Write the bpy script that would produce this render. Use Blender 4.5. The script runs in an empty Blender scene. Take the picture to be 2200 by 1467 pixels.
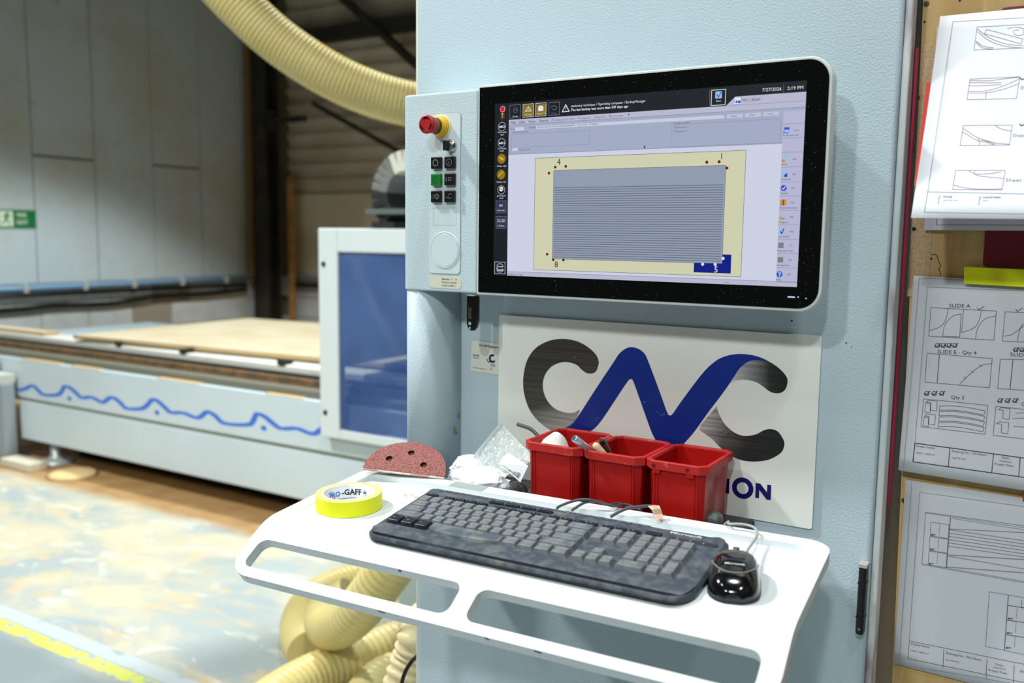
import bpy, bmesh, math, random
from mathutils import Vector, Matrix, noise
from mathutils.geometry import delaunay_2d_cdt
random.seed(7)
PI = math.pi
scene = bpy.context.scene
COL = scene.collection

# ------------------------------------------------------------------ camera
FPX, W0, H0 = 1956.0, 2200.0, 1467.0
YAW, PITCH, ROLL = math.radians(31.45), math.radians(6.715), math.radians(0.695)
CAM = Vector((0.874, -1.3634, 1.48))
_f = Vector((-math.sin(YAW)*math.cos(PITCH), math.cos(YAW)*math.cos(PITCH), -math.sin(PITCH)))
_r = Vector((math.cos(YAW), math.sin(YAW), 0)); _u = _r.cross(_f)
R_, U_ = _r*math.cos(ROLL)+_u*math.sin(ROLL), -_r*math.sin(ROLL)+_u*math.cos(ROLL)
cam_d = bpy.data.cameras.new('camera'); cam = bpy.data.objects.new('camera', cam_d); COL.objects.link(cam)
cam.matrix_world = Matrix(((R_.x, U_.x, -_f.x, CAM.x), (R_.y, U_.y, -_f.y, CAM.y), (R_.z, U_.z, -_f.z, CAM.z), (0, 0, 0, 1)))
cam_d.sensor_fit = 'HORIZONTAL'; cam_d.sensor_width = 36.0; cam_d.lens = FPX/W0*36.0
cam_d.clip_start = 0.02; cam_d.clip_end = 60
cam_d.dof.use_dof = True; cam_d.dof.focus_distance = 1.50; cam_d.dof.aperture_fstop = 3.2
scene.camera = cam

# ------------------------------------------------------------------ light
world = bpy.data.worlds.new('world'); scene.world = world; world.use_nodes = True
bg = world.node_tree.nodes['Background']; bg.inputs[0].default_value = (1.0, 1.0, 0.84, 1); bg.inputs[1].default_value = 0.045
def lamp(loc, target, power, cone=110, blend=0.35, size=0.14, col=(1.0, 0.99, 0.95)):
    d = bpy.data.lights.new('high_bay_lamp', 'SPOT'); d.energy = power; d.spot_size = math.radians(cone)
    d.spot_blend = blend; d.shadow_soft_size = size; d.color = col
    o = bpy.data.objects.new('high_bay_lamp', d); COL.objects.link(o); o.location = loc
    o.rotation_euler = (Vector(target)-Vector(loc)).to_track_quat('-Z', 'Y').to_euler()
    return o
LAMP_C = (0.94, 1.0, 1.0)
lamp((-1.3, -2.1, 4.9), (-1.3, -2.1, 0), 55, 108, .30, col=LAMP_C)
lamp((1.9, -1.7, 4.9), (1.9, -1.7, 0), 105, 108, .30, col=LAMP_C)
lamp((0.50, -0.48, 4.9), (0.50, -0.48, 0), 230, 108, .30, col=LAMP_C)
lamp((-0.35, -4.9, 4.6), (-0.2, -3.2, 0), 310, 108, .30, col=LAMP_C)
lamp((1.35, -4.6, 4.6), (1.2, -3.0, 0), 290, 108, .30, col=LAMP_C)
lamp((-3.4, 2.6, 5.0), (-3.4, 2.6, 0), 880, 98, .25, col=(0.93, 1.0, 1.0))
lamp((-3.0, -1.2, 5.0), (-3.0, -0.8, 0), 860, 104, .30, col=(0.97, 1.0, 0.98))
vs = scene.view_settings
vs.view_transform = 'Standard'; vs.look = 'None'; vs.exposure = 0.0; vs.gamma = 1.0; vs.use_curve_mapping = False

# ------------------------------------------------------------------ calibrated rays: photo point -> point on a plane
def ray(px, py):
    return R_*((px-1100.0)/FPX) - U_*((py-733.5)/FPX) + _f
def at_y(px, py, Y): d = ray(px, py); return CAM + d*((Y-CAM.y)/d.y)
def at_x(px, py, X): d = ray(px, py); return CAM + d*((X-CAM.x)/d.x)
def at_z(px, py, Z): d = ray(px, py); return CAM + d*((Z-CAM.z)/d.z)
def at_pl(px, py, P, n): d = ray(px, py); return CAM + d*((P-CAM).dot(n)/d.dot(n))

# ------------------------------------------------------------------ materials
def lin(c):
    return tuple(((v/255)/12.92 if v/255 <= .04045 else ((v/255+.055)/1.055)**2.4) for v in c)
_mats = {}
def mat(name, rgb, rough=.5, metal=0, spec=.5, bump=None, var=None, var2=None, emit=0, alpha=None, trans=0, coat=0, ior=None, subs=0, coord='Object', sheen=0):
    """rgb in sRGB 0-255; bump=(scale,strength,distance); var=(scale,rgb2,low,high[,detail])"""
    if name in _mats: return _mats[name]
    m = bpy.data.materials.new(name); m.use_nodes = True; nt = m.node_tree; b = nt.nodes['Principled BSDF']
    c = lin(rgb); b.inputs['Base Color'].default_value = (*c, 1)
    b.inputs['Roughness'].default_value = rough; b.inputs['Metallic'].default_value = metal
    b.inputs['Specular IOR Level'].default_value = spec
    if coat: b.inputs['Coat Weight'].default_value = coat; b.inputs['Coat Roughness'].default_value = .08
    if trans: b.inputs['Transmission Weight'].default_value = trans
    if ior: b.inputs['IOR'].default_value = ior
    if alpha is not None: b.inputs['Alpha'].default_value = alpha
    if subs:
        b.inputs['Subsurface Weight'].default_value = subs; b.inputs['Subsurface Scale'].default_value = .01
    if emit:
        b.inputs['Emission Color'].default_value = (*c, 1); b.inputs['Emission Strength'].default_value = emit
        b.inputs['Base Color'].default_value = (*[v*.08 for v in c], 1)
    tc = nt.nodes.new('ShaderNodeTexCoord') if (bump or var or var2) else None
    def mixin(cur, v, seed):
        nz = nt.nodes.new('ShaderNodeTexNoise'); nz.inputs['Scale'].default_value = v[0]
        nz.inputs['Detail'].default_value = v[4] if len(v) > 4 else 4
        mp = nt.nodes.new('ShaderNodeMapping'); mp.inputs['Location'].default_value = (seed, seed*1.7, seed*.6)
        if len(v) > 5: mp.inputs['Scale'].default_value = v[5]
        nt.links.new(tc.outputs[coord], mp.inputs[0]); nt.links.new(mp.outputs[0], nz.inputs['Vector'])
        mr = nt.nodes.new('ShaderNodeMapRange'); mr.inputs[1].default_value = v[2]; mr.inputs[2].default_value = v[3]
        nt.links.new(nz.outputs[0], mr.inputs[0])
        mx = nt.nodes.new('ShaderNodeMix'); mx.data_type = 'RGBA'
        nt.links.new(mr.outputs[0], mx.inputs[0])
        if cur is None: mx.inputs[6].default_value = (*c, 1)
        else: nt.links.new(cur, mx.inputs[6])
        mx.inputs[7].default_value = (*lin(v[1]), 1)
        return mx.outputs[2]
    cur = None
    if var: cur = mixin(cur, var, 1.3)
    if var2: cur = mixin(cur, var2, 5.1)
    if cur is not None: nt.links.new(cur, b.inputs['Base Color'])
    if bump:
        nz = nt.nodes.new('ShaderNodeTexNoise'); nz.inputs['Scale'].default_value = bump[0]; nz.inputs['Detail'].default_value = 2
        nt.links.new(tc.outputs[coord], nz.inputs['Vector'])
        bp = nt.nodes.new('ShaderNodeBump'); bp.inputs['Strength'].default_value = bump[1]; bp.inputs['Distance'].default_value = bump[2]
        nt.links.new(nz.outputs[0], bp.inputs['Height']); nt.links.new(bp.outputs[0], b.inputs['Normal'])
    _mats[name] = m
    return m
def emis(name, rgb, s=1.0): return mat('screen_'+name, rgb, .35, 0, .3, emit=s)

PAINT = mat('cabinet_paint', (190, 208, 215), .42, 0, .45, bump=(300, .22, .004), var=(3, (185, 203, 211), .4, .7))
PAINT_SMOOTH = mat('panel_paint', (198, 212, 214), .4, 0, .45, bump=(330, .25, .003))
PLATE = mat('face_plate', (208, 222, 224), .35, 0, .45)
TRAYM = mat('tray_paint', (226, 232, 234), .42, 0, .4, var=(9, (214, 218, 212), .58, .75))
WHITEFRAME = mat('monitor_frame', (216, 222, 220), .4)
BLACKGL = mat('bezel_glass', (7, 8, 9), .12, 0, .5, var=(420, (120, 122, 112), .735, .80, 1))
RUBBER = mat('black_plastic', (18, 18, 19), .45, 0, .4, var=(60, (34, 33, 31), .5, .8))
CHROME = mat('chrome', (205, 205, 200), .18, 1)
STEEL = mat('brushed_steel', (165, 168, 168), .35, 1)
DARKST = mat('dark_steel', (46, 44, 38), .6, .2, var=(6, (64, 58, 46), .45, .7))
RED = mat('bin_red', (176, 14, 8), .45, 0, .3, var=(26, (186, 56, 46), .66, .88), var2=(5, (160, 10, 6), .4, .7))
REDDUST = mat('bin_red_dusty', (166, 20, 16), .5, 0, .4, var=(18, (205, 130, 125), .42, .72))
PRINTK = mat('ink_black', (16, 16, 20), .5)
WHITEP = mat('paper_white', (238, 240, 244), .6, 0, .3)
YELLOW = mat('tape_fluo_yellow', (253, 255, 24), .5, 0, .4)

# ------------------------------------------------------------------ mesh builder
class MB:
    def __init__(s): s.v = []; s.f = []; s.mi = []; s.sm = []; s.cur = 0; s.smooth = False
    def add(s, vs, fs, M=None, smooth=None):
        o = len(s.v)
        s.v += [tuple(M @ Vector(v)) if M is not None else tuple(v) for v in vs]
        for f in fs:
            s.f.append(tuple(i+o for i in f)); s.mi.append(s.cur); s.sm.append(s.smooth if smooth is None else smooth)
        return s
    def box(s, x0, x1, y0, y1, z0, z1, M=None):
        v = [(x0,y0,z0),(x1,y0,z0),(x1,y1,z0),(x0,y1,z0),(x0,y0,z1),(x1,y0,z1),(x1,y1,z1),(x0,y1,z1)]
        return s.add(v, [(0,3,2,1),(4,5,6,7),(0,1,5,4),(1,2,6,5),(2,3,7,6),(3,0,4,7)], M, False)
    def loft(s, rings, cap0=True, cap1=True, closed=True, smooth=None):
        n = len(rings[0]); v = [p for r in rings for p in r]; f = []
        for i in range(len(rings)-1):
            for j in range(n if closed else n-1):
                k = (j+1) % n
                f.append((i*n+j, i*n+k, (i+1)*n+k, (i+1)*n+j))
        s.add(v, f, None, smooth)
        o = len(s.v)-len(v)
        for flag, idx, rev in ((cap0, 0, True), (cap1, len(rings)-1, False)):
            if flag:
                t = [o+idx*n+j for j in range(n)]
                s.f.append(tuple(reversed(t)) if rev else tuple(t)); s.mi.append(s.cur); s.sm.append(False)
        return s
    def prism(s, poly, z0, z1, M=None, smooth=False):
        n = len(poly); a = [Vector((p[0], p[1], z0)) for p in poly]; b = [Vector((p[0], p[1], z1)) for p in poly]
        if M is not None: a = [M @ p for p in a]; b = [M @ p for p in b]
        return s.loft([a, b], smooth=smooth)
    def cyl(s, p0, p1, r0, r1=None, seg=20, caps=True, smooth=True):
        r1 = r0 if r1 is None else r1; p0 = Vector(p0); p1 = Vector(p1); d = (p1-p0).normalized()
        a = d.orthogonal().normalized(); b = d.cross(a)
        ring = lambda p, r: [p+(a*math.cos(2*PI*i/seg)+b*math.sin(2*PI*i/seg))*r for i in range(seg)]
        return s.loft([ring(p0, r0), ring(p1, r1)], caps, caps, smooth=smooth)
    def lathe(s, prof, p0, axis, seg=32, smooth=True, cap0=True, cap1=True):
        p0 = Vector(p0); d = Vector(axis).normalized(); a = d.orthogonal().normalized(); b = d.cross(a)
        rings = [[p0+d*h+(a*math.cos(2*PI*i/seg)+b*math.sin(2*PI*i/seg))*r for i in range(seg)] for r, h in prof]
        return s.loft(rings, cap0, cap1, smooth=smooth)
    def tube(s, pts, r, seg=12, caps=True, smooth=True):
        pts = [Vector(p) for p in pts]; rings = []; a = None
        for i, p in enumerate(pts):
            d = (pts[min(i+1, len(pts)-1)]-pts[max(i-1, 0)]).normalized()
            a = d.orthogonal().normalized() if a is None else (a-d*a.dot(d)).normalized()
            b = d.cross(a); rr = r(i) if callable(r) else r
            rings.append([p+(a*math.cos(2*PI*k/seg)+b*math.sin(2*PI*k/seg))*rr for k in range(seg)])
        return s.loft(rings, caps, caps, smooth=smooth)
    def poly(s, pts, fn, smooth=False):
        """flat polygon (possibly concave) given in 2D, mapped by fn"""
        bm = bmesh.new(); vs = [bm.verts.new((p[0], p[1], 0)) for p in pts]
        es = [bm.edges.new((vs[i], vs[(i+1) % len(vs)])) for i in range(len(vs))]
        bmesh.ops.triangle_fill(bm, use_beauty=True, edges=es); bm.verts.index_update()
        s.add([fn(v.co.x, v.co.y) for v in bm.verts], [tuple(v.index for v in f.verts) for f in bm.faces], None, smooth); bm.free()
        return s
    def stroke(s, pts, w, fn, closed=False):
        """thin printed line along 2D points, mapped by fn"""
        P = [Vector(p) for p in pts]
        if closed: P.append(P[0])
        for i in range(len(P)-1):
            d = (P[i+1]-P[i])
            if d.length < 1e-9: continue
            d = d.normalized(); n = Vector((-d.y, d.x))*w*.5; e = d*w*.35
            q = [P[i]-e-n, P[i+1]+e-n, P[i+1]+e+n, P[i]-e+n]
            s.add([fn(v.x, v.y) for v in q], [(0, 1, 2, 3)], None, False)
        return s
    def text(s, body, size, fn, align='LEFT', bold=0.0, sx=1.0, width=None):
        cu = bpy.data.curves.new('t', 'FONT'); cu.body = body; cu.size = 1.0; cu.align_x = align; cu.offset = bold
        cu.resolution_u = 2
        ob = bpy.data.objects.new('t', cu); me = bpy.data.meshes.new_from_object(ob)
        if len(me.vertices):
            k = size
            if width:
                xs = [v.co.x for v in me.vertices]; sx = width/((max(xs)-min(xs))*k)
            s.add([fn(v.co.x*k*sx, v.co.y*k) for v in me.vertices], [tuple(p.vertices) for p in me.polygons], None, False)
        bpy.data.objects.remove(ob); bpy.data.curves.remove(cu); bpy.data.meshes.remove(me)
        return s
    def build(s, name, mats, parent=None, bevel=0, seg=2, angle=35, subsurf=0, solid=0, merge=False, recalc=False):
        me = bpy.data.meshes.new(name); me.from_pydata(s.v, [], s.f)
        for m in (mats if isinstance(mats, (list, tuple)) else [mats]): me.materials.append(m)
        me.polygons.foreach_set('material_index', s.mi); me.polygons.foreach_set('use_smooth', s.sm); me.update()
        if merge or recalc:
            bm = bmesh.new(); bm.from_mesh(me)
            if merge: bmesh.ops.remove_doubles(bm, verts=bm.verts, dist=1e-5)
            bmesh.ops.recalc_face_normals(bm, faces=bm.faces); bm.to_mesh(me); bm.free()
        return link(name, me, parent, bevel, seg, angle, subsurf, solid)
def link(name, me, parent=None, bevel=0, seg=2, angle=35, subsurf=0, solid=0):
    o = bpy.data.objects.new(name, me); COL.objects.link(o)
    if parent is not None: o.parent = parent; o.matrix_parent_inverse = parent_inv(parent)
    if solid:
        m = o.modifiers.new('thickness', 'SOLIDIFY'); m.thickness = solid; m.offset = 0
    if bevel:
        m = o.modifiers.new('bevel', 'BEVEL'); m.width = bevel; m.segments = seg; m.limit_method = 'ANGLE'; m.angle_limit = math.radians(angle); m.harden_normals = False
    if subsurf:
        m = o.modifiers.new('sub', 'SUBSURF'); m.levels = subsurf; m.render_levels = subsurf
    return o
def wmat(o):
    return o.matrix_basis.copy() if o.parent is None else wmat(o.parent) @ o.matrix_parent_inverse @ o.matrix_basis
def parent_inv(p): return wmat(p).inverted()
def tag(o, label=None, cat=None, group=None, kind=None):
    if label: o['label'] = label
    if cat: o['category'] = cat
    if group: o['group'] = group
    if kind: o['kind'] = kind
    return o
def thing(name, label, cat, loc=(0, 0, 0), group=None, kind=None):
    o = bpy.data.objects.new(name, None); COL.objects.link(o); o.location = loc; o.empty_display_size = .05
    return tag(o, label, cat, group, kind)
def rrect(x0, x1, y0, y1, r, seg=5):
    """rounded rectangle polygon; r is a number or [bl, br, tr, tl]"""
    r = [r]*4 if not isinstance(r, (list, tuple)) else r
    out = []
    for (cx, cy, a0, rr) in ((x0, y0, PI, r[0]), (x1, y0, 1.5*PI, r[1]), (x1, y1, 0, r[2]), (x0, y1, .5*PI, r[3])):
        sx = 1 if cx == x0 else -1; sy = 1 if cy == y0 else -1
        if rr <= 0: out.append((cx, cy)); continue
        for i in range(seg+1):
            a = a0+.5*PI*i/seg; out.append((cx+sx*rr+rr*math.cos(a), cy+sy*rr+rr*math.sin(a)))
    return out
def circ(cx, cy, r, n=24, ry=None): return [(cx+r*math.cos(2*PI*i/n), cy+(ry or r)*math.sin(2*PI*i/n)) for i in range(n)]
def bez(pts, n=12):
    """Catmull-Rom through 3D/2D points"""
    P = [Vector(p) for p in pts]; P = [P[0]*2-P[1]]+P+[P[-1]*2-P[-2]]; out = []
    for i in range(1, len(P)-2):
        for k in range(n):
            t = k/n; a, b, c, d = P[i-1:i+3]
            out.append(.5*((2*b)+(c-a)*t+(2*a-5*b+4*c-d)*t*t+(3*b-a-3*c+d)*t**3))
    out.append(P[-2]); return out
def resample(P, step):
    out = [P[0].copy()]; need = step
    for i in range(1, len(P)):
        a = P[i-1]; seg = (P[i]-a).length; t = need
        if seg < 1e-9: continue
        while t <= seg: out.append(a+(P[i]-a)*(t/seg)); t += step
        need = t-seg
    return out

# ================================================================== THE HALL
def floor_material():
    m = bpy.data.materials.new('dusty_concrete'); m.use_nodes = True; nt = m.node_tree; N = nt.nodes; L = nt.links
    b = N['Principled BSDF']; b.inputs['Roughness'].default_value = .55
    tc = N.new('ShaderNodeTexCoord')
    def nz(scale, loc, sc=(1, 1, 1), det=5, dist=0.0, rot=0.0):
        mp = N.new('ShaderNodeMapping'); mp.inputs['Location'].default_value = loc; mp.inputs['Scale'].default_value = sc; mp.inputs['Rotation'].default_value = (0, 0, rot)
        t = N.new('ShaderNodeTexNoise'); t.inputs['Scale'].default_value = scale; t.inputs['Detail'].default_value = det; t.inputs['Distortion'].default_value = dist
        L.new(tc.outputs['Object'], mp.inputs[0]); L.new(mp.outputs[0], t.inputs['Vector']); return t.outputs[0]
    def rng(x, a, c):
        r = N.new('ShaderNodeMapRange'); r.inputs[1].default_value = a; r.inputs[2].default_value = c; L.new(x, r.inputs[0]); return r.outputs[0]
    def mix(fac, a, c):
        x = N.new('ShaderNodeMix'); x.data_type = 'RGBA'; L.new(fac, x.inputs[0])
        for s, v in ((6, a), (7, c)):
            if isinstance(v, tuple): x.inputs[s].default_value = (*lin(v), 1)
            else: L.new(v, x.inputs[s])
        return x.outputs[2]
    base = mix(rng(nz(1.3, (3, 1, 0)), .35, .65), (158, 169, 170), (172, 182, 182))
    c1 = mix(rng(nz(2.1, (0, 4, 0), (.8, 1.3, 1), 7, .8, .5), .43, .60), base, (206, 198, 172))
    c2 = mix(rng(nz(4.2, (7, 2, 0), (.8, 1.4, 1), 7, 1.2, .5), .54, .70), c1, (210, 188, 146))
    c3 = mix(rng(nz(5.5, (2, 9, 0), (.7, 1.4, 1), 6, 1.0, .5), .58, .70), c2, (216, 214, 202))
    # sawdust thinning towards the aisle; tan band paints dust and the machine's shadow
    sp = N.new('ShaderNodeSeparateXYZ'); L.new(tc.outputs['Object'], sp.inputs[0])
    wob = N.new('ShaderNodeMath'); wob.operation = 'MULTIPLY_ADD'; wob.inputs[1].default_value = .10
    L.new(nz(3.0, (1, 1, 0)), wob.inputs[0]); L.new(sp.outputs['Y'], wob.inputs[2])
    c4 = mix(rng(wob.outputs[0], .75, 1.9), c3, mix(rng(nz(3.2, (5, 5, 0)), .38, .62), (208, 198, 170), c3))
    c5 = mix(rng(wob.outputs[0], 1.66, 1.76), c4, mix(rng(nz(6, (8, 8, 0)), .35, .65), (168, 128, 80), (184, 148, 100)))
    # bare concrete on the camera side of the painted line
    near = mix(rng(nz(1.3, (3, 1, 0)), .35, .65), (136, 146, 148), (148, 158, 160))
    c6 = mix(rng(wob.outputs[0], .50, .40), c5, near)
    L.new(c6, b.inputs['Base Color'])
    bp = N.new('ShaderNodeBump'); bp.inputs['Strength'].default_value = .25; bp.inputs['Distance'].default_value = .01
    L.new(nz(40, (0, 0, 0)), bp.inputs['Height']); L.new(bp.outputs[0], b.inputs['Normal'])
    return m
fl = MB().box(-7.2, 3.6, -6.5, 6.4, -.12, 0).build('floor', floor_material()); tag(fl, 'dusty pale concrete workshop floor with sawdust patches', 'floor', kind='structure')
cl = MB().box(-7.2, 3.6, -6.5, 6.4, 5.3, 5.4).build('ceiling', mat('roof_lining', (58, 54, 46), .8)); tag(cl, 'dark sheet metal roof lining', 'ceiling', kind='structure')
LINEY = mat('line_yellow', (206, 212, 100), .6, var=(22, (164, 176, 174), .55, .65))
LINEW = mat('line_white', (190, 200, 200), .6, var=(16, (162, 174, 175), .55, .68))
for y0, y1, m, lb in ((.405, .462, LINEY, 'worn yellow line painted on the concrete floor'), (.470, .535, LINEW, 'worn white line painted on the floor beside the yellow line')):
    tag(MB().box(-4.6, .2, y0, y1, .0002, .0012).build('floor_line', m), lb, 'floor line', 'floor marking lines')

XW, YB = -6.715, 5.95
WALLP = mat('wall_panel', (196, 208, 211), .55, var=(1.4, (190, 190, 178), .45, .7), var2=(9, (176, 170, 148), .66, .8))
JOINT = mat('joint_dark', (120, 110, 88), .8)
BLOCK = mat('block_pale', (208, 213, 213), .75, bump=(60, .3, .006), var=(5, (196, 198, 194), .45, .7))
BLOCKB = mat('block_bare', (164, 156, 142), .8, bump=(60, .35, .006))
MORT = mat('mortar', (196, 186, 150), .85)
wl = MB().box(XW-.22, XW-.035, 1.0, YB+.2, 0, 5.3).build('wall_left', JOINT); tag(wl, 'panelled workshop wall above pale block courses', 'wall', kind='structure')
tag(MB().box(XW-.035, XW-.008, 1.4, YB-.05, 0, 1.0).build('mortar_bed', MORT, wl))
ys = [1.4, 2.0, 2.6, 3.205, 3.785, 4.40, 4.965, 5.45, 5.88]
for i in range(len(ys)-1):
    for z0, z1 in (((1.0, 2.095), (2.105, 5.28)) if i in (1, 3, 5) else ((1.0, 5.28),)):
        w = .003 if i % 2 else .006
        MB().box(XW-.035, XW-random.uniform(0, .006), ys[i]+w, ys[i+1]-w, z0+.004, z1-.004).build('wall_panel', WALLP, wl, bevel=.003, seg=1)
blockmesh = None
for r in range(4):
    z = .10+r*.225; y = 1.42-(r % 2)*.225; k = 0
    while y < YB-.1:
        y0, y1 = max(y, 1.42), min(y+.44, YB-.1)
        if y1-y0 > .08:
            bare = (r, k) in ((3, 7), (2, 6), (1, 4))
            b = MB().box(XW-.02, XW+random.uniform(-.002, .003), y0, y1, z, z+.215).build('block', BLOCKB if bare else BLOCK, wl)
        y += .45; k += 1
wb = MB().box(XW-.2, 3.4, YB+.05, YB+.2, 0, 5.3).build('wall_back', mat('back_lining', (150, 138, 112), .8)); tag(wb, 'back wall clad in ribbed metal sheets above a plain cream panel', 'wall', kind='structure')
CLAD = mat('ribbed_cladding', (212, 200, 178), .6, var=(2, (192, 178, 152), .4, .65))
LOWP = mat('cream_panel', (226, 216, 190), .7, var=(2, (214, 202, 172), .4, .65))
for i in range(5):
    x0 = -6.5+i*1.6
    MB().box(x0+.004, x0+1.596, YB, YB+.05, 1.0, 1.885).build('lower_panel', LOWP, wb)
    m = MB(); prof = []
    z = 1.90
    while z < 5.25:
        prof += [(YB+.03, z), (YB+.03, z+.085), (YB-.005, z+.10), (YB-.005, z+.145), (YB+.03, z+.16)]; z += .16
    m.loft([[Vector((x0+.004, a, c)) for a, c in prof], [Vector((x0+1.6, a, c)) for a, c in prof]], False, False, closed=False)
    m.build('ribbed_sheet', CLAD, wb)
    for r in range(4):
        for k in range(4):
            xx = x0+k*.45-(r % 2)*.2
            if xx+.44 < -2.5: MB().box(xx, xx+.44, YB, YB+.05, .10+r*.225, .315+r*.225).build('block', BLOCK, wb)
# bracing rails on the back wall
for n_, (a, b_, th) in enumerate(((at_y(725, -15, 5.8), at_y(905, 148, 5.8), .05), (at_y(672, 222, 5.8), at_y(905, 352, 5.8), .03))):
    o = MB().tube([a, b_], th, 4, smooth=False).build('wall_brace', DARKST)
    tag(o, ('upper' if n_ == 0 else 'lower')+' dark diagonal steel brace on the ribbed back wall', 'brace', 'diagonal wall braces')
r_ = MB().box(-6.4, -2.2, YB-.16, YB-.02, 3.42, 3.56).build('wall_rail', DARKST); tag(r_, 'horizontal dark steel rail high on the back wall', 'rail')
# steel corner column
st = thing('steel_column', 'dark steel corner column rising between the two walls', 'column', (-6.50, 5.66, 0))
MB().box(-6.62, -6.41, 5.55, 5.57, 0, 5.28).box(-6.62, -6.41, 5.72, 5.74, 0, 5.28).build('flange', DARKST, st)
MB().box(-6.53, -6.51, 5.571, 5.719, 0, 5.28).build('web', DARKST, st)
MB().box(-6.655, -6.60, 5.50, 5.545, 1.0, 5.0).build('cover_strip', mat('ochre_strip', (128, 104, 58), .7), st)
b_ = MB().box(-6.40, -5.9, 5.60, 5.64, 2.60, 2.66).box(-6.41, -6.36, 5.58, 5.66, 2.52, 2.74).build('bracket', DARKST, st)
o = MB().box(-6.36, -6.29, 5.80, 5.83, 0.0, 2.05).build('timber_offcut', mat('timber', (196, 150, 84), .7, var=(8, (170, 124, 66), .4, .6))); tag(o, 'upright pale timber strip leaning in the corner behind the steel column', 'timber')
# services on the left wall
pp = thing('wall_conduit', 'pale blue conduit clipped along the block wall', 'pipe', (XW+.05, 1.5, .95))
MB().tube([(XW+.04, 1.5, .975), (XW+.04, 5.5, .975)], .026, 12).build('conduit', mat('conduit_blue', (132, 170, 205), .4), pp)
for y in (3.05, 3.6, 4.1, 4.65, 5.2): MB().box(XW+.004, XW+.075, y-.02, y+.02, .94, 1.01).build('clip', mat('clip_grey', (190, 192, 186), .5), pp)
o = MB().tube([(XW+.045, 1.5, .915), (XW+.045, 5.5, .905)], .018, 10).build('black_pipe', RUBBER); tag(o, 'straight black pipe just under the blue conduit', 'pipe')
P = bez([(XW+.03, 1.5, .81), (XW+.03, 2.9, .80), (XW+.03, 3.3, .81), (XW+.03, 3.9, .80), (XW+.03, 4.4, .835), (XW+.03, 5.0, .83), (XW+.03, 5.5, .86)], 8)
o = MB().tube(P, .022, 10).build('wall_cable', RUBBER); tag(o, 'black cable sagging in waves along the block wall', 'cable')
o = thing('wall_conduit', 'short pale conduit on the back wall right of the steel column', 'pipe', (-6.3, YB-.04, .95))
MB().tube([(-6.4, YB-.04, .975), (-3.5, YB-.04, .975)], .028, 10).build('conduit', mat('conduit_grey', (170, 178, 178), .4), o)
MB().tube([(-6.4, YB-.04, .90), (-3.5, YB-.04, .90)], .02, 10).build('sleeve', RUBBER, o)
# fire exit sign
ex = thing('exit_sign', 'green fire exit sign with white running figure on the panelled wall', 'exit sign', (XW+.003, 3.0, 1.56))
GRN = mat('exit_green', (0, 120, 62), .5); EXW = mat('exit_white', (226, 240, 214), .5)
MB().box(XW+.003, XW+.009, 2.72, 3.205, 1.483, 1.633).build('plate', GRN, ex)
f = lambda a, b: (XW+.0098, 2.72+a, 1.483+b)
m = MB(); m.poly([(.02, .07), (.02, .08), (.09, .08), (.09, .105), (.14, .075), (.09, .045), (.09, .07)], f)
m.build('arrow', EXW, ex)
m = MB(); m.poly(rrect(.165, .285, .012, .138, .004), f); m.build('doorway', EXW, ex)
f2 = lambda a, b: (XW+.0104, 2.72+a, 1.483+b)
m = MB(); m.poly(circ(.236, .118, .011, 12), f2).poly([(.20, .09), (.232, .103), (.246, .098), (.262, .085), (.268, .09), (.25, .108), (.225, .112), (.196, .098)], f2)
m.poly([(.218, .105), (.244, .102), (.236, .068), (.258, .045), (.252, .02), (.244, .02), (.247, .042), (.222, .062), (.205, .035), (.178, .035), (.178, .043), (.20, .045), (.216, .075)], f2); m.build('running_figure', GRN, ex)
for w_, z_ in (('FIRE', 1.575), ('EXIT', 1.515)): MB().text(w_, .047, lambda a, b: (XW+.0098, 3.035+a, z_+b), bold=.02).build('lettering', EXW, ex)

# ================================================================== ROUTER BED
CREAM = mat('machine_paint', (204, 218, 224), .4, var=(2, (198, 212, 219), .4, .7)); GREYT = mat('machine_trim', (140, 142, 124), .5)
RUST = mat('rail_brown', (128, 96, 62), .6, var=(20, (86, 74, 58), .4, .65)); DUSTM = mat('sawdust', (228, 196, 142), .9, bump=(60, .5, .01))
BLUEW = mat('wave_blue', (58, 116, 214), .4)
bed = thing('router_bed', 'long white router bed with blue wave stripe along its side', 'machine', (-3.2, 2.6, 0))
MB().box(-6.2, -1.05, 1.90, 3.9, .405, .655).build('upper_panel', CREAM, bed, bevel=.006)
MB().box(-6.2, -1.05, 1.915, 3.9, .385, .405).build('groove_trim', GREYT, bed)
MB().box(-4.83, -1.05, 1.905, 3.9, .135, .385).build('lower_panel', CREAM, bed, bevel=.005)
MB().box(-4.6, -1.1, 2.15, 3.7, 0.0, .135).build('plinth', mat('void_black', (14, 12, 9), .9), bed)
MB().box(-6.2, -1.05, 1.93, 2.12, .655, .69).build('cable_duct', mat('duct_grey', (112, 112, 98), .6), bed)
MB().box(-6.2, -1.05, 2.02, 2.06, .69, .725).build('guide_rail', RUST, bed)
MB().box(-6.2, -1.05, 2.08, 2.12, .69, .735).build('rack', DARKST, bed)
MB().box(-6.2, -1.05, 2.14, 2.30, .655, .765).build('side_beam', mat('beam_white', (222, 224, 214), .5, var=(14, (222, 196, 150), .66, .74)), bed, bevel=.008)
MB().box(-4.55, -1.05, 2.30, 3.75, .655, .765).build('table_top', mat('table_grey', (120, 116, 100), .7), bed)
for x in (-4.15, -3.55, -2.75): MB().box(x, x+.05, 2.13, 2.20, .765, .79).build('stop_block', DARKST, bed)
for x in (-4.62, -4.1, -3.3, -2.45): MB().box(x-.15, x+random.uniform(.1, .3), 1.901, 1.97, .6552, .6585).build('dust_line', DUSTM, bed)
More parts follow.
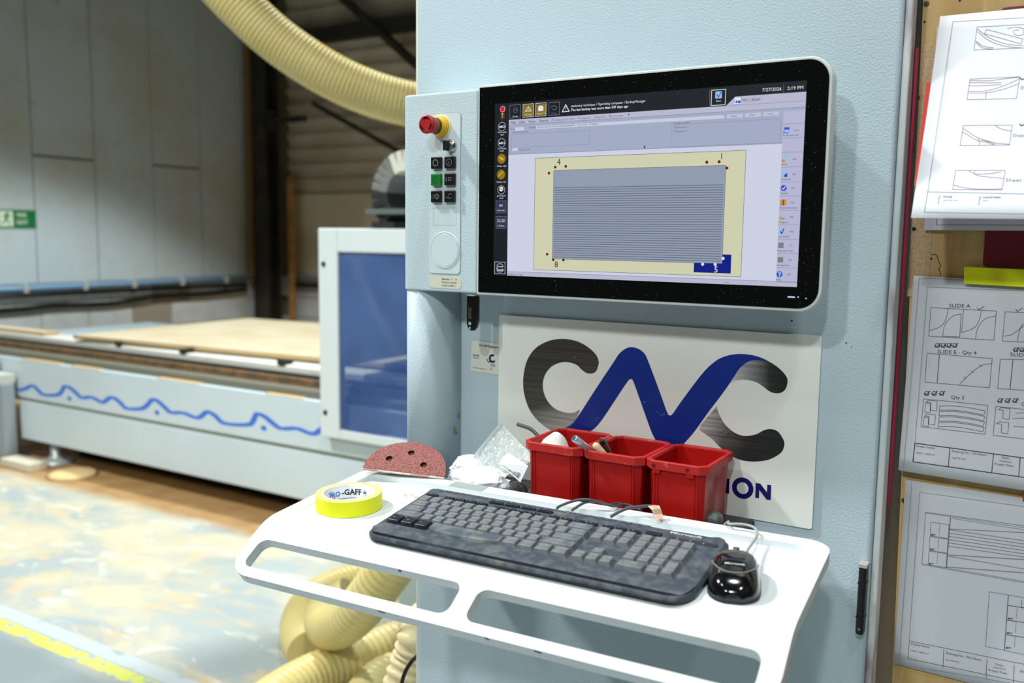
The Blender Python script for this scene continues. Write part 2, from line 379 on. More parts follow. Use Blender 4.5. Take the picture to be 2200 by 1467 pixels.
for x in (-4.55, -2.35):
    MB().lathe([(.11, 0), (.11, .018), (.055, .03), (.03, .05), (.03, .134)], (x, 1.96, 0), (0, 0, 1), 20).build('levelling_foot', mat('foot_steel', (186, 190, 192), .4, .4), bed)
    MB().lathe([(.15, .0), (.12, .02), (.06, .026)], (x+.02 if x > -3 else x+.36, 1.84, .001), (0, 0, 1), 14).build('dust_heap', DUSTM, bed)
m = MB(); fw = lambda a, b: (a, 1.8992, b)
wave = [(40,605),(100,628),(135,622),(170,607),(200,630),(230,655),(300,655),(325,635),(340,612),(370,620),(400,645),(430,670),(480,668),(530,692),(550,690),(580,670),(610,678),(640,705),(670,728),(740,728),(770,712),(800,682),(830,690),(870,725),(900,748),(960,750),(1030,775),(1060,765),(1090,745),(1130,765),(1180,805),(1300,812),(1330,790),(1350,757),(1390,770),(1440,810),(1480,832),(1560,832),(1640,860),(1690,835)]
wp = [at_y(a/2.444, b/2.444+580, 1.9) for a, b in wave]; wp = bez([(p.x, p.z, 0) for p in wp], 4)
up, dn = [], []
for i, p in enumerate(wp):
    d = (wp[min(i+1, len(wp)-1)]-wp[max(i-1, 0)]).normalized(); n_ = Vector((-d.y, d.x, 0)); h = .008+.013*abs(d.y)
    up.append(p+n_*h); dn.append(p-n_*h)
for i in range(len(wp)-1): m.add([fw(q.x, q.y) for q in (dn[i], dn[i+1], up[i+1], up[i])], [(0, 1, 2, 3)])
m.build('wave_stripe', BLUEW, bed)
for a, b in ((365, 675), (825, 748), (1385, 830)):
    p = at_y(a/2.444, b/2.444+580, 1.9); MB().poly(circ(p.x, p.z, .022, 12, .014), fw).build('wave_dot', BLUEW, bed)

# boards lying on the bed
MDF = mat('board_mdf', (208, 196, 168), .7, var=(3, (200, 184, 152), .4, .65)); MDFE = mat('board_edge', (188, 160, 116), .7)
def board(name, pts, z, t, label, top=MDF):
    m = MB(); m.prism(pts, z, z+t); o = m.build(name, [top, MDFE]); o.data.polygons
    for p in o.data.polygons: p.material_index = 0 if abs(p.normal.z) > .5 else 1
    return tag(o, label, 'board', 'boards on the router bed')
board('wood_board', [(-4.50, 2.17), (-1.2, 2.42), (-1.2, 3.72), (-4.55, 3.60)], .7665, .012, 'dark spacer board beneath the big pale board on the bed', mat('board_dark', (60, 52, 40), .8))
board('wood_board', [(-4.56, 2.12), (-1.2, 2.38), (-1.2, 3.80), (-4.60, 3.62)], .779, .024, 'large pale fibreboard sheet lying on the router bed')
board('wood_board', [(-5.1, 2.6), (-4.66, 2.6), (-4.66, 2.72), (-5.1, 2.72)], .657, .05, 'small pale offcut left of the big sheet')
board('wood_board', [(-5.9, 2.16), (-4.95, 2.16), (-4.95, 2.27), (-5.9, 2.27)], .766, .022, 'narrow cream strip along the far left of the bed')
for i, (cx, cy, rr) in enumerate(((-3.55, 4.35, .20), (-3.02, 4.38, .2))):
    a = MB().lathe([(rr, 0), (rr, .03)], (cx, cy, .72), (0, 0, 1), 28).build('wood_disc', [MDF]); tag(a, ('left' if i == 0 else 'right')+' round wooden disc standing behind the big board', 'disc', 'round discs behind the bed')
    a.location = (0, 0, 0)
    s_ = MB().box(cx-.1, cx+.1, cy-.1, cy+.1, 0, .72).build('support_stand', DARKST, a)
# outfeed bench at far left
bn = thing('side_bench', 'grey steel side bench at the far left end of the bed', 'bench', (-5.1, 1.8, 0))
MB().box(-4.93, -4.80, 1.78, 1.86, 0, .50).build('leg', mat('bench_grey', (150, 160, 166), .5), bn, bevel=.004)
MB().box(-6.3, -4.82, 1.70, 1.88, .50, .56).build('top', mat('bench_top', (196, 200, 192), .5), bn, bevel=.004)
MB().box(-6.3, -4.94, 1.80, 1.85, .30, .35).build('brace', DARKST, bn)
o = MB().box(-5.6, -4.98, 1.72, 1.87, .5605, .66).build('foam_block', mat('foam_white', (226, 224, 212), .8), bevel=.01); tag(o, 'white block resting on the far left side bench', 'block')
o = MB().box(-4.76, -4.45, 1.72, 1.84, .002, .05).build('timber_offcut', mat('offcut_pale', (214, 206, 186), .7), bevel=.003); tag(o, 'pale offcut on the floor by the bench leg', 'timber')

# gantry hood
ga = thing('gantry_hood', 'white gantry hood with a blue tinted window over the bed', 'machine', (-1.6, 2.2, .5))
gx0, gx1, gy, gz0, gz1 = -2.165, -.75, 1.84, .50, 1.498
wx0, wx1, wz0, wz1 = -2.045, -.90, .545, 1.388
m = MB()
m.box(gx0, wx0, gy, gy+.05, gz0, gz1).box(wx1, gx1, gy, gy+.05, gz0, gz1).box(wx0, wx1, gy, gy+.05, gz0, wz0).box(wx0, wx1, gy, gy+.05, wz1, gz1)
m.build('front_frame', mat('hood_paint', (216, 224, 224), .4), ga, bevel=.006)
m = MB(); m.box(gx0, gx0+.04, gy+.05, 2.7, .83, gz1).box(gx1-.04, gx1, gy+.05, 2.7, .83, gz1); m.build('hood_shell', mat('hood_paint', (216, 224, 224)), ga)
MB().box(gx0+.04, gx1-.04, 2.66, 2.7, .83, gz1-.04).build('back_plate', mat('hood_inner', (40, 58, 104), .6), ga)
gl = MB().box(wx0, wx1, gy+.012, gy+.02, wz0, wz1).build('window_pane', mat('blue_pane', (44, 80, 146), .08, 0, .5, alpha=.50, var=(2.6, (74, 108, 170), .42, .68)), ga)
for z in (1.33, .62): MB().cyl((gx0+.035, gy+.002, z), (gx0+.035, gy-.005, z), .012, None, 12).build('screw', RUBBER, ga)
sp = MB().box(-1.80, -1.45, 2.12, 2.5, 1.0, 1.42).box(-1.74, -1.50, 2.05, 2.3, .86, 1.0).build('spindle_unit', mat('spindle_white', (206, 216, 226), .4), ga, bevel=.02)
for z in (1.33, 1.17): MB().box(-1.80, -1.70, 2.10, 2.119, z-.045, z+.02).build('vent', RUBBER, ga)
MB().cyl((-1.62, 2.18, .86), (-1.62, 2.18, .82), .045, .03, 16).build('cutter', STEEL, ga)
# energy chain looping on top of the hood
ch = thing('energy_chain', 'grey cable drag chain with light and shade painted on its links arching over the gantry hood', 'cable chain', (-1.7, 2.1, 1.5))
CHT = mat('chain_lit', (214, 214, 200), .5); CHM = mat('chain_half_lit', (120, 122, 118), .5); CHS = mat('chain_dark', (40, 42, 44), .5)  # top light painted into the links, pale above to dark below
cc = Vector((-1.735, 0, 1.655)); RR = .150
for k in range(13):
    a = math.radians(60+k*13.5); c = cc+Vector((math.cos(a)*RR, 0, math.sin(a)*RR))
    if c.z < 1.525: continue
    M_ = Matrix.Translation((c.x, 2.06, c.z)) @ Matrix.Rotation(-a, 4, 'Y')
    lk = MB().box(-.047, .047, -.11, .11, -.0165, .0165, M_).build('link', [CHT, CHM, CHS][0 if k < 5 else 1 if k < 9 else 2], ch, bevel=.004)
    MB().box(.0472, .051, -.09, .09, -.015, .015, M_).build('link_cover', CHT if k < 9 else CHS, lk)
MB().box(-1.95, -1.35, 1.93, 1.97, 1.565, 1.59).build('guide_bar', mat('guide_green', (96, 106, 100), .5), ch)
MB().box(-1.93, -1.80, 1.95, 2.17, 1.499, 1.53).build('chain_foot', CHS, ch)

# ================================================================== DUST HOSES
HOSE = mat('hose_cream', (218, 202, 138), .38, 0, .5, var=(4, (206, 186, 116), .4, .7)); HOSEW = mat('hose_pale', (232, 214, 166), .4)
def hose(name, pts, r, pitch, label, depth=.07, m=HOSE, seg=28, group=None):
    P = resample(bez(pts, 24), pitch/4.0)
    prof = (1.0, 1.0-depth*.35, 1.0-depth, 1.0-depth*.35)
    o = MB().tube(P, lambda i: r*prof[i % 4], seg).build(name, m); return tag(o, label, 'hose', group)
D = lambda px, py, t: CAM + ray(px, py)*t
hose('extraction_hose', [D(420, -90, 4.05), D(512, 10, 4.1), D(600, 90, 4.15), D(710, 162, 4.2), D(815, 207, 4.25), D(925, 232, 4.3), D(1040, 240, 4.35)], .106, .020, 'cream ribbed extraction hose swooping down overhead to the gantry', .035)
Y = lambda px, py, y: at_y(px, py, y)
def onfloor(pts, r):
    return [Vector((p.x, p.y, max(p.z, r+.001))) for p in pts]
Zf = lambda px, py, z: at_z(px, py, z)
GH = 'ribbed hoses on the floor'
hose('extraction_hose', [Vector((-.335, .64, .86)), Y(980, 1085, .64), Y(895, 1150, .64), Y(830, 1232, .63), Y(780, 1300, .63), Y(732, 1343, .68), Y(702, 1345, .80), Y(702, 1310, .97), Y(755, 1278, 1.02)], .070, .024, 'thick cream ribbed hose running down behind the tray into the floor coil', .07, group=GH)
hose('extraction_hose', [Zf(905, 1235, .073), Zf(800, 1240, .073), Zf(705, 1268, .073), Zf(655, 1312, .073), Zf(645, 1365, .073), Zf(662, 1400, .073)], .072, .024, 'outer loop of cream ribbed hose lying on the floor', .06, group=GH)
hose('extraction_hose', [Zf(480, 1590, .081), Zf(590, 1500, .081), Zf(680, 1448, .073), Zf(770, 1412, .073), Zf(870, 1372, .073), Zf(940, 1345, .073)], .072, .026, 'lowest cream ribbed hose slanting across the bottom of the photo', .08, group=GH)
hose('extraction_hose', [Zf(700, 1620, .069), Zf(775, 1510, .069), Zf(822, 1458, .069), Zf(885, 1440, .069), Zf(960, 1448, .069)], .068, .03, 'short bulging bend of cream hose near the cabinet foot', .05, group=GH)
hose('extraction_hose', [Vector((-.290, .45, .52)), Y(912, 1330, .30), Y(893, 1365, .25), Y(880, 1410, .24), Y(862, 1460, .22), Y(840, 1540, .2), Vector((-.50, .10, .20)), Vector((-.56, -.02, .07)), Vector((-.66, -.20, .043))], .042, .021, 'thin pale deeply ribbed hose hanging beside the cabinet corner', .22, HOSEW, group=GH)
o = MB().tube(bez([Vector((-.2600, .16, .66)), Y(900, 1400, .13), Y(885, 1420, .13), Y(870, 1445, .12), Y(858, 1490, .11), Vector((-.33, .08, .30)), Vector((-.36, .02, .05)), Vector((-.45, -.10, .005))], 8), .0045, 10).build('black_cable', RUBBER); tag(o, 'thin black cable hanging in front of the thin pale hose', 'cable')

# ================================================================== CONTROL CABINET
CF = .10                                    # cabinet front plane
cab = thing('control_cabinet', 'tall pale blue-grey control cabinet carrying the screen and tray', 'cabinet', (.2, .5, 0))
MB().box(-.245, .639, CF, .85, .04, 2.35).build('body', PAINT, cab, bevel=.006, seg=3)
MB().box(-.22, .62, CF+.03, .82, 0, .04).build('plinth', DARKST, cab)
o = MB().box(-.86, -.2560, .805, .85, 0, .72).build('return_panel', PAINT, bevel=.004); tag(o, 'low pale grey panel behind the floor hoses left of the cabinet', 'panel')
WORN = mat('worn_edge', (196, 206, 210), .5, var=(16, (226, 226, 222), .45, .62, 6, (1, 1, .25)), var2=(11, (150, 122, 138), .60, .70, 5, (1, 1, .3)))
MB().box(.6392, .650, CF+.012, .150, .05, 2.34).build('edge_strip', WORN, cab, bevel=.003)
# folded left edge strip seen beside the front
MB().box(-.2530, -.2452, CF+.004, .20, .05, 2.34).build('edge_strip', mat('edge_cream', (214, 220, 212), .4), cab, bevel=.002)
# side post that carries the terminal: left edge proud, face sweeping back to the cabinet
post = [(-.206, CF), (-.206, .022)] + [(-.206+.020*(1-math.cos(a)), .022-.020*math.sin(a)) for a in (.4, .8, 1.2, 1.57)] + \
       [(-.172, .003), (-.158, .009), (-.147, .022), (-.141, .040), (-.1385, .060), (-.138, CF)]
pm_ = MB(); n_ = len(post)
rings = [[Vector((x, y, z)) for x, y in reversed(post)] for z in (.995, 1.3732)]
pm_.loft(rings, smooth=False)
po = pm_.build('side_post', PAINT, cab)
for p in po.data.polygons: p.use_smooth = len(p.vertices) == 4
for (px, py, w, h) in ((986, 893, .006, .012), (977, 925, .006, .014), (981, 930, .004, .008)):
    p = at_x(px, py, -.1378); 
    MB().box(-.1385, -.1374, p.y-w/2, p.y+w/2, p.z-h/2, p.z+h/2).build('paint_chip', mat('chip_brown', (150, 132, 84), .8), cab)
# door handle bar low on the right edge
HB = []
hx, hz0, hz1 = .632, .866, .978
m = MB()
prof = [(-.006, 0), (-.006, .018), (-.004, .022), (.004, .022), (.006, .018), (.006, 0)]
m.loft([[Vector((hx+a, CF-b, z)) for a, b in prof] for z in (hz0, hz1)], smooth=False)
hd = m.build('door_handle', RUBBER, cab, bevel=.003, seg=3)
MB().box(hx-.0063, hx+.0063, CF-.0225, CF-.001, hz1-.003, hz1+.002).build('handle_cap', mat('cap_grey', (170, 170, 164), .5), hd)
MB().box(hx-.0064, hx+.0064, CF-.0226, CF-.002, hz0+.028, hz0+.0292).box(hx-.0064, hx+.0064, CF-.0226, CF-.002, hz1-.0292, hz1-.028).build('joint', mat('joint_black', (6, 6, 6), .6), hd)
MB().cyl((hx, CF-.0219, hz0+.010), (hx, CF-.0228, hz0+.010), .0018, None, 10).build('pin', STEEL, hd)
for px, py, r in ((1701, 689, .0016), (1818, 737, .0012), (1830, 745, .0008)):
    p = at_y(px, py, CF); MB().cyl(p+Vector((0, .0002, 0)), p+Vector((0, -.0006, 0)), r, None, 8).build('paint_chip', mat('chip_dark', (70, 52, 40), .8), cab)

# ================================================================== KEYPAD TERMINAL
KX0, KX1, KZ0, KZ1 = -.206, -.037, 1.3735, 1.732
kp = thing('control_terminal', 'pale grey push-button terminal left of the screen', 'control panel', (-.12, .05, KZ0))
cs = [(KX0, CF-.001)] + [(KX0+.016*(1-math.cos(a)), .016-.016*math.sin(a)) for a in (0, .3, .6, .9, 1.2, 1.57)] + [(KX1, 0), (KX1, CF-.001)]
MB().prism(list(reversed(cs)), KZ0, KZ1).build('housing', mat('terminal_paint', (194, 212, 218), .45, bump=(400, .28, .004)), kp, bevel=.003, seg=3, angle=50)
f0, f1 = at_y(923, 300, 0), at_y(990, 300, 0); fz1, fz0 = at_y(956, 243.5, 0).z, at_y(956, 587.5, 0).z
PX0, PX1 = f0.x, f1.x
Fp = lambda dy: (lambda a, b: (a, -dy, b))
MB().poly(rrect(PX0-.0006, PX1+.0006, fz0-.0006, fz1+.0006, .008), Fp(.0003)).build('plate_gap', mat('gap_grey', (110, 122, 124), .6), kp)
fp = MB().prism([(a, b) for a, b in rrect(PX0, PX1, fz0, fz1, .0075)], 0, .0012, Matrix(((1,0,0,0),(0,0,-1,0),(0,1,0,0),(0,0,0,1)))).build('face_plate', PLATE, kp)
SW = Matrix(((1,0,0,0),(0,0,-1,0),(0,1,0,0),(0,0,0,1)))          # (x,y,z)->(x,-z,y): local z points to the viewer
# emergency stop
ec = at_y(948, 272.5, -.001)
es = thing('emergency_stop', None, None, ec); es.parent = kp; es.matrix_parent_inverse = parent_inv(kp)
MB().lathe([(.0215, .0), (.0215, .0012), (.0205, .0016)], ec, (0, -1, 0), 32).build('cream_ring', mat('ring_cream', (224, 216, 180), .5), es)
MB().lathe([(.0185, .0014), (.0180, .005), (.0160, .011), (.0150, .016)], ec, (0, -1, 0), 32).build('yellow_collar', mat('collar_yellow', (236, 182, 12), .4), es)
MB().lathe([(.0140, .0155), (.0140, .0185)], ec, (0, -1, 0), 28).build('green_ring', mat('ring_green', (20, 120, 60), .4), es)
cap = MB().lathe([(.0128, .018), (.0135, .024), (.0150, .034), (.0163, .041), (.0166, .0435), (.0158, .0455), (.0130, .0462), (.0110, .0455)], ec, (0, -1, 0), 36).build('red_mushroom', mat('stop_red', (168, 26, 28), .42, bump=(160, .2, .002), var=(60, (186, 62, 62), .6, .8)), es)
m = MB()
for k in range(3):
    a0 = math.radians(90+120*k)
    arc = [(math.cos(a0+t)*.0112, math.sin(a0+t)*.0112) for t in [i*.1-.45 for i in range(10)]]
    m.stroke(arc, .0022, lambda a, b: (ec.x+a, ec.y-.0466, ec.z+b))
    tip = arc[-1]; m.poly([(tip[0]*1.3, tip[1]*1.3), (tip[0]*.72, tip[1]*.72), (math.cos(a0+.75)*.0112, math.sin(a0+.75)*.0112)], lambda a, b: (ec.x+a, ec.y-.0466, ec.z+b))
m.build('twist_arrow', mat('stop_arrow', (120, 14, 18), .5), cap)
# key switch
kc = at_y(970, 314, -.001)
ks = thing('key_switch', None, None, kc); ks.parent = kp; ks.matrix_parent_inverse = parent_inv(kp)
MB().lathe([(.0125, 0), (.0125, .0018), (.0112, .0045), (.0098, .0065), (.0092, .0068)], kc, (0, -1, 0), 32).build('chrome_bezel', CHROME, ks)
MB().lathe([(.0078, .006), (.0078, .0095), (.0070, .0100)], kc, (0, -1, 0), 24).build('barrel', STEEL, ks)
MB().box(kc.x-.0045, kc.x+.0015, kc.y-.021, kc.y-.0095, kc.z-.0088, kc.z+.0088).build('key_head', RUBBER, ks, bevel=.0012)
# buttons
bx = [at_y(941.5, 386, 0).x, at_y(970.5, 386, 0).x]; bz = [at_y(956, 350, 0).z, at_y(956, 386, 0).z, at_y(956, 422.5, 0).z]
SYM = mat('symbol_grey', (150, 148, 140), .5)
for r in range(3):
    for c in range(2):
        g = (r == 1 and c == 0); cx, cz = bx[c], bz[r]
        q = rrect(cx-.0110, cx+.0110, cz-.0107, cz+.0107, .0016, 3)
        b = MB().prism(q, .0012, .0085, SW).build('push_button', mat('button_green', (18, 120, 40), .35) if g else mat('button_black', (12, 12, 13), .35), kp, bevel=.0015)
        m = MB(); F = lambda a, b_: (cx+a, -.0089, cz+b_); ln = lambda pts, cl=False: m.stroke(pts, .0007, F, cl)
        if (r, c) == (0, 0): ln(circ(0, 0, .0060, 20), True); ln(circ(0, 0, .0050, 20), True)
        elif (r, c) == (0, 1): ln(circ(0, 0, .0060, 20), True); ln([(0, .003), (0, -.002), (-.003, -.003)])
        elif (r, c) == (1, 0): ln(circ(0, 0, .0062, 20), True); ln([(0, .0035), (0, -.0035)])
        elif (r, c) == (1, 1): ln([(-.006, .004), (-.006, -.004)]); ln(rrect(-.001, .005, -.002, .003, 0), True)
        elif (r, c) == (2, 0): ln(circ(-.0052, 0, .003, 14), True); ln(circ(.0035, 0, .0046, 16), True); ln(circ(.0035, 0, .0024, 12), True)
        else: ln([(-.006, -.002), (-.005, -.002)]); ln([(-.003, -.002), (-.002, -.002)]); ln(circ(.003, .0005, .0042, 16)[2:15]); ln([(-.001, .003), (-.001, -.003)])
        m.build('symbol', mat('symbol_green', (10, 66, 26), .5) if g else SYM, b)
lw0, lw1 = at_y(932, 447, 0), at_y(981, 484, 0)
MB().stroke(rrect(lw0.x, lw1.x, lw1.z, lw0.z, .002), .0005, Fp(.00135), True).build('label_field', mat('field_line', (176, 190, 192), .5), kp)
c0 = at_y(955.5, 537, -.0012); RC = .0312
MB().lathe([(RC+.0022, 0), (RC+.0014, .0012), (RC, .0012), (RC-.0004, .0001)], c0, (0, -1, 0), 48, cap0=False, cap1=False).build('cover_ring', PLATE, kp)
MB().lathe([(RC-.0008, 0), (RC-.0008, .0009), (RC-.0016, .0013)], c0, (0, -1, 0), 48).build('round_cover', PLATE, kp)
# service label below (the square code on it is left out)
s0, s1 = at_y(922.5, 592, 0), at_y(991, 621, 0)
sl = MB().prism(rrect(s0.x, s1.x, s1.z, s0.z, .006), 0, .0006, SW).build('service_label', mat('label_cream', (214, 212, 190), .5), kp)
m = MB(); lx = s0.x+(s1.x-s0.x)*.40; lh = s0.z-s1.z
for i, t in enumerate(('Service', 'Machine number', '0-250-16-8911')):
    m.text(t, .0052, lambda a, b, i=i: (lx+a, -.0008, s0.z-lh*(.30+.27*i)+b), bold=.015 if i == 0 else 0, width=[.017, .034, .030][i])
m.text('3   16', .0050, lambda a, b: (lx+.021+a, -.0008, s0.z-lh*.30+b), width=.013)
m.build('lettering', PRINTK, sl)

# ================================================================== MONITOR
mo = thing('touch_screen', 'wide black-bezelled touch screen showing the machining layout', 'monitor', (.26, .02, 1.376))
MX0, MX1, MZ0, MZ1 = -.0365, .5665, 1.3715, 1.7385
MB().prism(rrect(MX0, MX1, MZ0, MZ1, [.002, .034, .034, .002], 8), -.030, -.0012, SW).build('frame', WHITEFRAME, mo, bevel=.004, seg=3, angle=50)
MB().prism(rrect(-.0325, .5622, 1.3762, 1.7340, [.001, .030, .030, .001], 8), -.0011, .0, SW).build('bezel_glass', BLACKGL, mo)
MB().box(.02, .50, .030, CF-.0005, 1.43, 1.69).build('rear_housing', WHITEFRAME, mo, bevel=.006)
m = MB(); p = at_y(1700, 638, -.0004); m.poly(rrect(p.x-.0055, p.x+.0055, p.z-.001, p.z+.001, .0008), Fp(.0004))
m.build('status_light', emis('status', (190, 210, 255), 1.0), mo)
m = MB()
for px, py in ((1715, 638), (1732, 641)): p = at_y(px, py, 0); m.poly(circ(p.x, p.z, .0012, 10), Fp(.0004))
m.build('sensor_dot', mat('sensor_dot', (200, 205, 190), .4), mo)

disp = MB().poly(rrect(0, .531, 1.4075, 1.7045, 0), Fp(.0003)).build('display', emis('dark', (26, 31, 37), .9), mo)
SPEC = {}; ELEM = ['window']; ELS = {}
class Layers:
    def __getitem__(s, key):
        k = (ELEM[0], key)
        if k not in ELS: ELS[k] = (MB(), *SPEC[key])
        return ELS[k]
LAY = Layers()
def layer(key, rgb, lv, s=.85): SPEC[key] = (emis(key, rgb, s), .0003+.00012*lv)
def el(name): ELEM[0] = name
def sp_(px, py): p = at_y(px, py, 0); return p.x, p.z
def srect(key, px0, py0, px1, py1):
    m, _, dy = LAY[key]; a, b = sp_(px0, py0), sp_(px1, py1); m.poly(rrect(a[0], b[0], b[1], a[1], 0), Fp(dy))
def sline(key, pts, w=.0007, closed=False):
    m, _, dy = LAY[key]; m.stroke([sp_(*p) for p in pts], w, Fp(dy), closed)
def sbox(key, px0, py0, px1, py1, w=.0007):
    m, _, dy = LAY[key]; a, b = sp_(px0, py0), sp_(px1, py1); m.stroke(rrect(a[0], b[0], b[1], a[1], 0), w, Fp(dy), True)
def sdot(key, px, py, r): m, _, dy = LAY[key]; p = sp_(px, py); m.poly(circ(p[0], p[1], r, 18), Fp(dy))
def stext(key, s, px, py, hpx, wpx=None, align='LEFT', bold=0.0):
    m, _, dy = LAY[key]; x, z = sp_(px, py); h = sp_(px, py-hpx)[1]-z
    w = None if wpx is None else sp_(px+wpx, py)[0]-x
    m.text(s, h/.70, lambda a, b: (x+a, -dy, z+b), align, bold, width=w)
for k, c, l, s in (('menu', (190, 190, 214), 1, .85), ('tool', (168, 176, 203), 1, .85), ('work', (208, 212, 232), 1, .88), ('side', (188, 188, 218), 2, .85), ('field', (206, 210, 230), 2, .85), ('tline', (120, 126, 150), 3, .8),
                   ('sheet', (214, 214, 180), 2, .85), ('pocket', (10, 30, 140), 3, .8), ('part', (150, 160, 180), 4, .85), ('cut', (84, 92, 108), 5, .7), ('hole', (120, 6, 6), 5, .8), ('dark_ink', (36, 36, 52), 5, .7), ('faint_ink', (128, 130, 152), 5, .8), ('white_ink', (226, 228, 238), 6, .9), ('dim_ink', (120, 126, 140), 3, .8),
                   ('button', (196, 200, 220), 3, .85), ('gold', (150, 124, 18), 3, .8), ('goldl', (232, 196, 70), 5, .85), ('lampr', (226, 16, 34), 4, .95), ('lampy', (226, 170, 30), 4, .9), ('lampg', (30, 190, 80), 4, .9), ('header', (14, 18, 30), 1, .8), ('icon_blue', (40, 90, 200), 4, .85), ('icon_lite', (160, 196, 236), 5, .85), ('icon_gold', (214, 144, 30), 4, .85), ('icon_grey', (130, 132, 142), 4, .8), ('chip', (48, 58, 84), 2, .9)):
    layer(k, c, l, s)
# big fields
zt = lambda px, py: sp_(px, py)[1]
xr = .531; xl = sp_(1093, 300)[0]; z_menu, z_tool, z_work, z_stat = zt(1094, 257.5), zt(1094, 268.5), zt(1093, 332), zt(1091, 583)
xs_ = sp_(1681, 300)[0]
def R2(key, x0, x1, z0, z1): m, _, dy = LAY[key]; m.poly(rrect(x0, x1, z0, z1, 0), Fp(dy))
R2('menu', xl, xr, z_tool, z_menu); R2('tool', xl, xr, z_work, z_tool); R2('work', xl, xr, z_stat, z_work); el('status'); R2('menu', xl, xr, 1.4078, z_stat); el('window')
R2('side', xs_, xr, z_stat, z_tool-.004)
el('tab'); m, _, dy = LAY['menu']; t = [sp_(1560, 228), sp_(1580, 206.5)]; m.poly([(t[0][0], z_menu), (xr, z_menu), (xr, zt(1732, 197)), (t[1][0], zt(1732, 197))], Fp(dy))
LAY['tline'][0].stroke([(xl, z_tool), (xr, z_tool)], .0005, Fp(LAY['tline'][2])); LAY['tline'][0].stroke([(xl, z_work), (xs_, z_work)], .0006, Fp(LAY['tline'][2])); LAY['tline'][0].stroke([(xl, z_stat), (xr, z_stat)], .0005, Fp(LAY['tline'][2])); LAY['tline'][0].stroke([(t[0][0], z_menu), (xr, z_menu)], .0004, Fp(LAY['tline'][2]))
el('menu')
for s, px, w, k in (('File', 1097, 11, 'dark_ink'), ('Edit', 1116, 12, 'dark_ink'), ('View', 1136, 15, 'dark_ink'), ('Extras', 1159, 19, 'dark_ink'), ('Production list', 1185, 49, 'faint_ink'), ('Variants', 1241, 28, 'faint_ink'), ('Import', 1277, 24, 'faint_ink'), ('Barcode', 1309, 29, 'faint_ink'), ('?', 1348, 3.5, 'dark_ink')):
    el('menu#'+s); stext(k, s, px, 266.5-(px-1097)*.067, 5.5, w)
el('toolbar'); stext('dark_ink', 'Prod.', 1098, 279, 3, 8); srect('field', 1107, 274, 1126, 280); stext('dark_ink', 'Program', 1138, 275.5, 3.2, 13); el('toolbar#2'); srect('field', 1152, 271.0, 1556, 254.5)
stext('dark_ink', 'work/unit/dauercords, assorted/panelling/288 s   Show work   12 inst/eye', 1155, 275, 3.2, 130)
el('group'); stext('dark_ink', 'Group monitoring', 1101, 286, 3, 34); sbox('tline', 1100, 289, 1266, 310, .0003); el('toolbar#3'); srect('field', 1101, 318, 1113, 324); stext('dark_ink', 'Execute mode', 1114, 323, 3, 25)
el('position'); stext('dark_ink', 'Workpiece position', 1447, 266.5, 3.2, 35); sbox('tline', 1443, 268, 1676, 306, .0003)
for i, s in enumerate(('Mirrored in X', 'Mirrored in Y')): el('checkbox#%d' % i); sbox('tline', 1448.5, 271+i*9, 1452.5, 275+i*9, .0004); stext('dark_ink', s, 1454, 275.5+i*8.6, 3.2, 22)
for px, s in ((1562, 'Select'), (1601, 'Clear'), (1640, 'Accept')): el('button#'+s); srect('button', px, 246-(px-1562)*.06, px+34, 252.5-(px-1562)*.06); stext('dark_ink', s, px+9, 251.2-(px-1562)*.066, 3, 12)
# cursor
el('cursor'); cx_, cz_ = sp_(1384, 312); LAY['dark_ink'][0].poly([(cx_, cz_), (cx_+.0028, cz_-.0035), (cx_+.0014, cz_-.0035), (cx_+.002, cz_-.0055), (cx_+.0012, cz_-.0058), (cx_+.0006, cz_-.0038), (cx_, cz_-.0048)], Fp(LAY['dark_ink'][2]))
# machining table, pocket, part with cut lines
el('layout'); a, b = sp_(1150.5, 340), sp_(1594, 591)
yx0, yx1, yz0, yz1 = a[0], sp_(1600, 400)[0], sp_(1147, 579)[1], a[1]
R2('sheet', yx0, yx1, yz0, yz1); LAY['cut'][0].stroke(rrect(yx0, yx1, yz0, yz1, 0), .0006, Fp(LAY['cut'][2]), True)
gx0_, gx1_, gz1_, gz0_ = sp_(1188.5, 460)[0], sp_(1556, 460)[0], sp_(1189, 366)[1], sp_(1186, 556)[1]
pk0, pk1 = sp_(1492, 545), sp_(1570, 587.5); R2('pocket', pk0[0], pk1[0], pk1[1], pk0[1])
el('layout#2'); R2('part', gx0_, gx1_, gz0_, gz1_); LAY['cut'][0].stroke(rrect(gx0_, gx1_, gz0_, gz1_, 0), .0005, Fp(LAY['cut'][2]), True)
for i in range(32):
    z = gz0_+.0035+(gz1_-gz0_)*.78*i/31
    LAY['cut'][0].stroke([(gx0_+.002, z), (gx1_-.003, z)], .0008, Fp(LAY['cut'][2]))
for px, py in ((1193.5, 359), (1216, 357.5), (1180, 372), (1519, 348.5), (1545.5, 347.5), (1562, 361), (1176, 546), (1189, 558), (1211, 558.5)): el('hole#%d' % px); sdot('hole', px, py, .0024)
for px, py in ((1554, 555), (1510, 567.5), (1537, 568)): el('hole#%d' % px); sdot('white_ink', px, py, .0024)
for s, px, py, k in (('4', 1197, 354, 'dark_ink'), ('1', 1546, 342, 'dark_ink'), ('8', 1191.5, 574, 'dark_ink'), ('5', 1534, 585, 'white_ink')): el('number#'+s); stext(k, s, px, py, 13)
